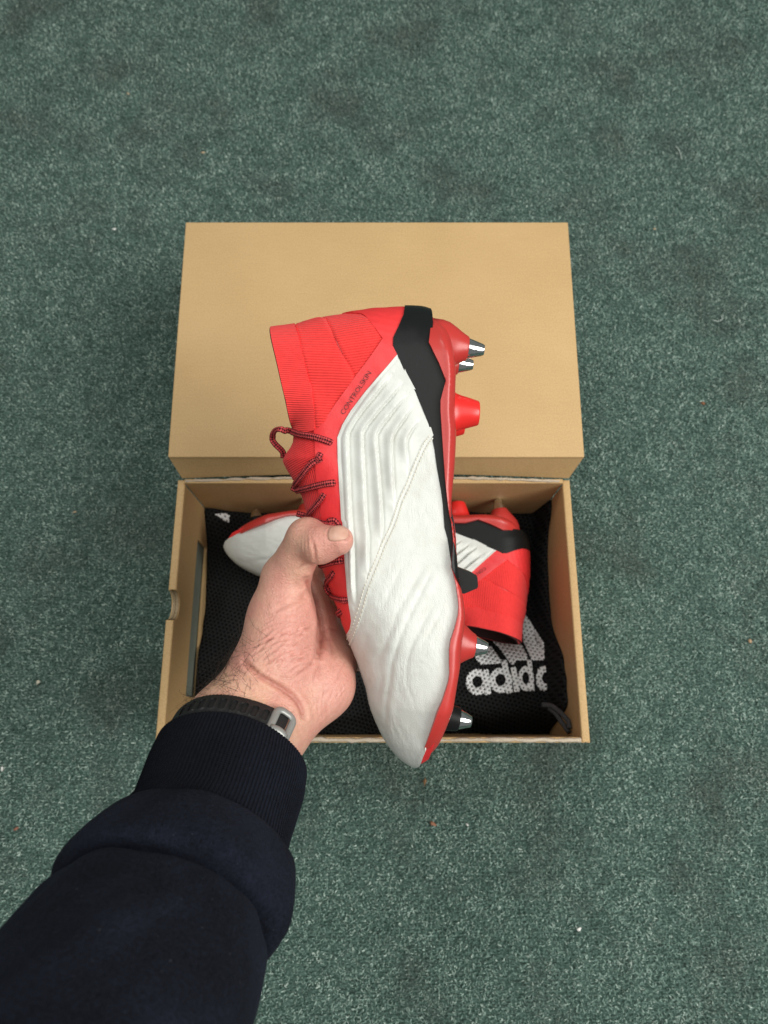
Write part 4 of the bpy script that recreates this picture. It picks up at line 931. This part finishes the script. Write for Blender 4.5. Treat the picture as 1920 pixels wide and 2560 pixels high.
# ------------------------------------------------------------------ sweatshirt sleeve
def fabric_material(name, rib_):
    m = NT(name); v = m.coord(); fuzz = m.noise(v, 700, 3, 0.7); big = m.noise(v, 22, 3)
    uv = m.n('ShaderNodeSeparateXYZ', i_0=m.coord('UV'))
    col = m.ramp(m.math('ADD', m.math('MULTIPLY', fuzz, 0.5), m.math('MULTIPLY', big, 0.5)), [(0.38, (0.0018, 0.0024, 0.0044)), (0.62, (0.0100, 0.0125, 0.0225))])
    lint = m.ramp(m.noise(v, 800, 1, 0.2), [(0.80, (0, 0, 0)), (0.82, (0.35, 0.35, 0.35))])
    col = m.mix(lint, col, (0.10, 0.11, 0.13))
    h = m.math('ADD', fuzz, m.math('MULTIPLY', m.noise(v, 1500, 2, 0.6), 0.6))
    if rib_:
        r_ = m.math('SINE', m.math('MULTIPLY', uv.outputs[0], 2 * math.pi * 128)); st = m.math('SINE', m.math('ADD', m.math('MULTIPLY', uv.outputs[1], 2 * math.pi * 70), m.math('MULTIPLY', r_, 1.2)))
        h = m.math('ADD', m.math('MULTIPLY', r_, 0.5), m.math('ADD', m.math('MULTIPLY', st, 0.18), m.math('MULTIPLY', fuzz, 0.5)))
        col = m.mix(m.ramp(r_, [(0.0, (0.75, 0.75, 0.75)), (0.5, (0, 0, 0))]), col, (0.002, 0.0025, 0.004))
    m.set(Base_Color=col, Roughness=0.95, Specular_IOR_Level=0.12, Sheen_Weight=0.02, Sheen_Roughness=0.5, Sheen_Tint=(0.5, 0.6, 0.9, 1))
    m.set(Normal=m.bump(h, 0.9, 0.0010, m.bump(m.noise(m.map(v, (1, 1, 1)), 45, 4, 0.6, 1.0), 0.5, 0.006))); return m.m
def loft(name, prof, mat, parent, n=160, wob=None, ribs=0):
    """prof: list of (centre, r1, r2, axis) rings"""
    a = np.arange(n) / n * 2 * math.pi; rows = []
    for i, (c, r1, r2, ax) in enumerate(prof):
        ax = np.array(ax, float) / np.linalg.norm(ax); e1 = np.array([0.983, -0.186, 0.0]); e1 -= ax * (e1 @ ax); e1 /= np.linalg.norm(e1); e2 = np.cross(ax, e1); e2 *= np.sign(e2[1])
        k = 1 + (wob(a, i / (len(prof) - 1)) if wob else 0)
        k = k + ribs * np.cos(a * 128)
        rows.append(c + (np.cos(a) * r1 * k)[:, None] * e1 + (np.sin(a) * r2 * k)[:, None] * e2)
    V = np.concatenate(rows); m = len(prof)
    F4 = np.array([[i * n + j, i * n + (j + 1) % n, (i + 1) * n + (j + 1) % n, (i + 1) * n + j] for i in range(m - 1) for j in range(n)])
    me = mesh_np(name, V, F4); uv = me.uv_layers.new(name='UVMap'); li = np.zeros(len(me.loops), np.int32); me.loops.foreach_get('vertex_index', li)
    col = np.tile(np.array([0, 1, 1, 0]), len(F4)) + np.repeat(F4[:, 0] % n, 4)
    me.validate(); uv.data.foreach_set('uv', np.stack([col / n, (li // n) / m], 1).astype(np.float32).ravel())
    return link(name, me, parent, mat)
def at_px(px, py, d): return np.array([(px - CX) / FPX * d, -(py - CY) / FPX * d, D0 - d])
def rings(keys, prof):
    """keys: (s, centre, r1, r2); prof: list of (s, extra radius) -> rings with the path's own axis"""
    ks = np.array([k[0] for k in keys]); C_ = np.array([k[1] for k in keys]); R1 = [k[2] for k in keys]; R2 = [k[3] for k in keys]; out = []
    f = lambda s: np.array([np.interp(s, ks, C_[:, i]) for i in range(3)])
    for s_, dr in prof:
        out.append((f(s_), np.interp(s_, ks, R1) + dr, np.interp(s_, ks, R2) + dr, f(min(s_ + .03, ks[-1])) - f(max(s_ - .03, ks[0]))))
    return out
KEYS = [(-0.02, at_px(605, 1850, 0.389), .0385, .0300), (0.0, at_px(577, 1897, 0.370), .0392, .0305), (0.020, at_px(560, 1950, .357), .0400, .031), (0.042, at_px(524, 2056, 0.336), .0385, .031), (0.080, at_px(432, 2240, 0.303), .0450, .037), (0.118, at_px(345, 2425, 0.268), .0455, .041), (0.160, at_px(225, 2650, .232), .0465, .043), (0.215, at_px(20, 3020, .190), .050, .046), (0.275, at_px(-500, 3900, .140), .055, .05)]
cuff_prof = [(0.013, -.0020), (0.008, -.0018), (0.0032, -.0016), (0.0020, -.0006), (0.0030, .0003), (0.005, .0005)] + [(s_, 0.0004) for s_ in np.linspace(0.008, 0.054, 16)] + [(0.060, -.004)]
link_c = loft('cuff', rings(KEYS, cuff_prof), fabric_material('cuff_rib', True), person, 1024, lambda a, t: 0.012 * np.sin(a * 3 + 1) + 0.008 * np.sin(a * 5 + t * 5), 0.006)
# the sleeve bags over the cuff in a roll, folds under itself, then runs up the arm
slv = [(0.056, -.0020), (0.0530, -.0006), (0.0520, .0010), (0.0535, .0026), (0.057, .0040), (0.063, .0052), (0.070, .0062), (0.077, .0066), (0.083, .0062), (0.0875, .0046), (0.0900, .0018), (0.0905, -.0016), (0.0900, -.0046), (0.0912, -.0062), (0.0935, -.0060), (0.0952, -.0042), (0.0962, -.0014), (0.0985, .0008), (0.104, .0022), (0.111, .0026)] + [(s_, .0028 + .002 * (s_ - .116) / .15) for s_ in np.linspace(0.118, 0.27, 24)]
def swob(a, t): return 0.022 * np.sin(a * 4 + 2 * np.sin(a) + 6 * t) * np.exp(-((t - 0.17) / 0.12) ** 2) + 0.012 * np.sin(a * 7 - 1) * np.exp(-((t - 0.22) / 0.1) ** 2) + 0.045 * np.maximum(0, -np.cos(a)) * (t > 0.4) + -0.030 * np.maximum(0, np.cos(a)) * min(1, t * 3) + 0.020 * np.sin(a * 2 + 2.6 * t) + 0.018 * np.sin(a * 5 + 9 * t) * (0.4 + t) + 0.010 * np.sin(a * 9 - 14 * t + 1) + 0.010 * np.sin(a * 7 + 30 * t) * t + 0.006 * np.sin(a * 13 - 37 * t + 2)
slv_r = rings(KEYS, slv)
loft('sleeve', slv_r, fabric_material('sleeve_fleece', False), person, 220, swob).modifiers.new('soft', 'SUBSURF').levels = 1
for o in person.children:
    if o.name == 'sleeve': o.modifiers[0].render_levels = 1

# ------------------------------------------------------------------ wristwatch strap
watch = thing('wristwatch', 'black rubber watch strap with grey metal buckle worn between hand and navy cuff', 'watch', FRAME)
M_STRAP = m_plain('strap_rubber', (0.0075, 0.008, 0.0085), 0.55, var=0.1, scale=80, bump=0.15, bscale=1500, bdist=0.0002)
M_BUCKLE = m_plain('buckle_metal', (0.33, 0.335, 0.32), 0.45, 0.5, var=0.04, scale=120, bump=0.05)
SC = at_px(600, 1852, 0.387) + AX * 0.0125; SR1, SR2 = 0.0362, 0.0272
per = 2 * math.pi * math.sqrt((SR1 ** 2 + SR2 ** 2) / 2)
_ta = np.linspace(0, 2 * math.pi, 721); _arc = np.r_[0, np.cumsum(np.hypot(np.diff(SR1 * np.cos(_ta)), np.diff(SR2 * np.sin(_ta))))]
_fa = np.linspace(0, 2 * math.pi, 181)[:-1]; _fv = np.array([0.0115, 0.0, -0.0135])
_dir = np.cos(_fa)[:, None] * E1 * SR1 + np.sin(_fa)[:, None] * E2 * SR2; _dir /= np.linalg.norm(_dir, axis=1)[:, None]
_fr = np.zeros((3, 180))
for k_, v_ in enumerate(_fv):                               # distance from the wrist's middle out to the skin, all the way round
    t_ = np.full(180, 0.060)
    for _ in range(40): t_ = t_ - np.clip(sdf(SC - AX * v_ + _dir * t_[:, None]), -0.004, 0.004) * 0.8
    _fr[k_] = t_
for _ in range(14): _fr = 0.25 * np.roll(_fr, 1, 1) + 0.5 * _fr + 0.25 * np.roll(_fr, -1, 1)
_fr = np.maximum(_fr, _fr[:, :].mean(0) - 0.0005)
def strap_pt(s, v, h):
    """s metres round the wrist, v metres along the arm (+ to the hand), h off the skin"""
    s = np.asarray(s, float); v = np.asarray(v, float); h = np.asarray(h, float)
    a = np.interp(np.mod(s, _arc[-1]), _arc, _ta); c, si = np.cos(a), np.sin(a)
    nrm = c[:, None] * E1 / SR1 + si[:, None] * E2 / SR2; nrm /= np.linalg.norm(nrm, axis=1)[:, None]
    d = c[:, None] * E1 * SR1 + si[:, None] * E2 * SR2; d /= np.linalg.norm(d, axis=1)[:, None]
    aa = np.r_[_fa, 2 * math.pi]; r3 = np.stack([np.interp(a, aa, np.r_[_fr[k], _fr[k, 0]]) for k in range(3)])
    w_ = np.clip((v - _fv[2]) / (_fv[0] - _fv[2]), -0.1, 1.1); r_ = np.maximum(r3[2] + (r3[0] - r3[2]) * w_, r3[1]) + 0.0006
    return SC + d * r_[:, None] - AX * v[:, None] + nrm * h[:, None]
def arc_at(deg): return float(np.interp(R(deg) % (2 * math.pi), _ta, _arc))
def strap(name, s0, s1, hw_, h0, h1, slots, tip=False):
    q = [(s0, -hw_ - 0.0024), (s1, -hw_ - 0.0024), (s1, hw_), (s0, hw_)]
    holes = []
    for sc in slots:
        k = np.linspace(0, 2 * math.pi, 14, endpoint=False); holes.append(np.stack([sc + 0.00150 * np.cos(k), 0.0022 + np.where(np.sin(k) > 0, 0.0026, -0.0026) + 0.00125 * np.sin(k)], 1))
    V2, T = cdt_fill([np.array(q)], holes, 0.0018); E = border(T); n = len(V2)
    crown = 0.0006 * (1 - (V2[:, 1] / hw_) ** 2)
    edge = np.zeros(n); edge[np.unique(E)] = 1
    A = strap_pt(V2[:, 0], V2[:, 1], h1 + crown + np.where((V2[:, 1] < hw_ * 0.85) & (V2[:, 1] > -hw_ * 0.8), 0.00045, -0.0004) * edge); B = strap_pt(V2[:, 0], V2[:, 1], np.full(n, h0))
    Fs = [list(t) for t in T] + [[t[2] + n, t[1] + n, t[0] + n] for t in T] + [[e[1], e[0], e[0] + n, e[1] + n] for e in E]
    me = mesh_np(name, np.concatenate([A, B]), Fs); bm = bmesh.new(); bm.from_mesh(me)
    for e in bm.edges:
        if len(e.link_faces) == 2 and e.link_faces[0].normal.dot(e.link_faces[1].normal) < 0.6: e.smooth = False
    bm.to_mesh(me); bm.free(); return link(name, me, watch, M_STRAP)
BK = arc_at(59)                                                # the buckle sits right of the middle of the inner wrist
sp = 0.0052
strap('strap', BK + 0.0012, arc_at(205), 0.0098, 0.0003, 0.0030, [BK + 0.0065 + sp * i for i in range(9)])
strap('strap', arc_at(-70), BK - 0.0045, 0.0098, 0.0003, 0.0026, [BK - 0.0110 - sp * i for i in range(8)])
def rr_loop(s0, s1, v0, v1, r, k=7):
    out = []
    for cx_, cy_, a0 in ((s1 - r, v1 - r, 0), (s0 + r, v1 - r, 90), (s0 + r, v0 + r, 180), (s1 - r, v0 + r, 270)):
        out += [(cx_ + r * math.cos(R(a0 + 90 * i / (k - 1))), cy_ + r * math.sin(R(a0 + 90 * i / (k - 1)))) for i in range(k)]
    return np.array(out)
lp = rr_loop(BK - 0.0070, BK + 0.0022, -0.0140, 0.0108, 0.0032); lp = np.vstack([lp, lp[:1]])
hh_ = 0.0034 + 0 * lp[:, 0]; P = strap_pt(lp[:, 0], lp[:, 1], hh_); nrm_ = strap_pt(lp[:, 0], lp[:, 1], hh_ + 0.001) - P; nrm_ /= np.linalg.norm(nrm_, axis=1)[:, None]
link('buckle', mesh_np('buckle', *tube(P, 0.0021, 10, False, (1.0, 0.6), nrm_)), watch, M_BUCKLE)
tg = np.linspace(BK + 0.0020, BK - 0.0066, 8); P = strap_pt(tg, 0 * tg - 0.0040, 0.0040 + 0.0010 * np.sin(np.linspace(0, math.pi, 8))); nrm_ = strap_pt(tg, 0 * tg - 0.0040, 0.006 + 0 * tg) - P; nrm_ /= np.linalg.norm(nrm_, axis=1)[:, None]
link('buckle_pin', mesh_np('buckle_pin', *tube(P, 0.0022, 10, True, (1.0, 0.6), nrm_)), watch, M_BUCKLE)
# case on the back of the wrist
bm = bmesh.new(); cc = strap_pt(np.array([arc_at(255)]), np.array([0.0]), np.array([0.004]))[0]; out_ = strap_pt(np.array([arc_at(255)]), np.array([0.0]), np.array([0.010]))[0] - cc; out_ /= np.linalg.norm(out_)
rot = np.stack([np.cross(AX, out_), AX, out_], 1); bmesh.ops.create_cone(bm, cap_ends=True, segments=48, radius1=0.0215, radius2=0.0205, depth=0.011, matrix=Matrix.Translation(Vector(cc + out_ * 0.003)) @ Matrix(rot.tolist()).to_4x4())
bmesh.ops.bevel(bm, geom=[e for e in bm.edges if len(e.link_faces) == 2 and abs(e.calc_face_angle(0)) > 0.8], offset=0.0012, segments=3, affect='EDGES')
link('watch_case', bm_mesh('watch_case', bm, True), watch, M_STRAP)

# ------------------------------------------------------------------ bits of lint and crumbs on the carpet
def fleck(px, size, col, kind, label):
    p = floor_pt(*px, 0.0040); bm = bmesh.new(); bmesh.ops.create_icosphere(bm, subdivisions=2, radius=1.0)
    rs = np.random.default_rng(int(px[0])); size *= 0.85; sx, sy, sz = size * rs.uniform(0.9, 1.5), size * rs.uniform(0.45, 0.8), size * 0.5
    for v in bm.verts: v.co = Vector((v.co.x * sx, v.co.y * sy, v.co.z * sz)) * (1 + 0.3 * rs.normal())
    o = link(kind, bm_mesh(kind, bm, True), None, m_plain(kind + '_mat', col, 0.8)); o.location = p; o.rotation_euler = (0, 0, rs.uniform(0, 6))
    o['label'] = label; o['category'] = 'crumb' if kind == 'crumb' else 'lint'; o['group'] = 'specks lying on the carpet'; return o
W_, T_, B_ = (0.75, 0.76, 0.72), (0.52, 0.40, 0.26), (0.22, 0.09, 0.04)
for px, sz, col, kind, lab in (((286, 573), .0022, W_, 'lint_fleck', 'bright white fleck on the carpet to the left of the lid'), ((320, 234), .0016, T_, 'crumb', 'tan crumb highest on the carpet, above the lid at the left'),
        ((508, 381), .0018, T_, 'crumb', 'tan crumb nearest above the top left corner of the lid'), ((187, 1280), .0019, T_, 'crumb', 'tan crumb on the carpet left of the box near the hinge'),
        ((95, 1705), .0024, (0.62, 0.58, 0.46), 'lint_fleck', 'pale slanted fleck on the carpet, left of the lower end of the box'), ((5, 1922), .0020, W_, 'lint_fleck', 'white fleck at the left edge of the carpet, above the sleeve'),
        ((1637, 572), .0018, T_, 'crumb', 'tan crumb on the carpet to the right of the lid top corner'), ((1758, 1008), .0026, B_, 'crumb', 'brown crumb on the carpet to the right of the lid'),
        ((1875, 1603), .0026, (0.50, 0.33, 0.20), 'crumb', 'tan crumb at the right edge of the carpet beside the box'), ((1062, 1952), .0030, (0.20, 0.11, 0.05), 'crumb', 'dark brown crumb just below the toe of the raised boot'),
        ((1082, 2060), .0028, (0.26, 0.12, 0.07), 'crumb', 'brown crumb lower down below the boot toe'), ((1168, 2062), .0014, W_, 'lint_fleck', 'tiny white fleck to the right of the lower brown crumb'),
        ((1448, 2324), .0018, W_, 'lint_fleck', 'small white fleck on the carpet at the lower right'), ((40, 2072), .0022, (0.24, 0.11, 0.07), 'crumb', 'brown crumb on the carpet left of the sleeve')):
    fleck(px, sz, col, kind, lab)
for pts, lab in (([(1782, 800), (1795, 803), (1806, 797), (1803, 790)], 'white curled thread on the carpet to the right of the lid'), ([(1690, 365), (1700, 380), (1704, 398)], 'thin pale thread on the carpet at the upper right')):
    P = catmull(np.array([floor_pt(x, y, 0.0042) for x, y in pts]), 5); c = P.mean(0)
    o = link('thread', mesh_np('thread', *tube(P - c, 0.00042, 5)), None, m_plain('thread_mat', (0.45, 0.52, 0.48), 0.8)); o.location = c; o['label'] = lab; o['category'] = 'thread'; o['group'] = 'specks lying on the carpet'
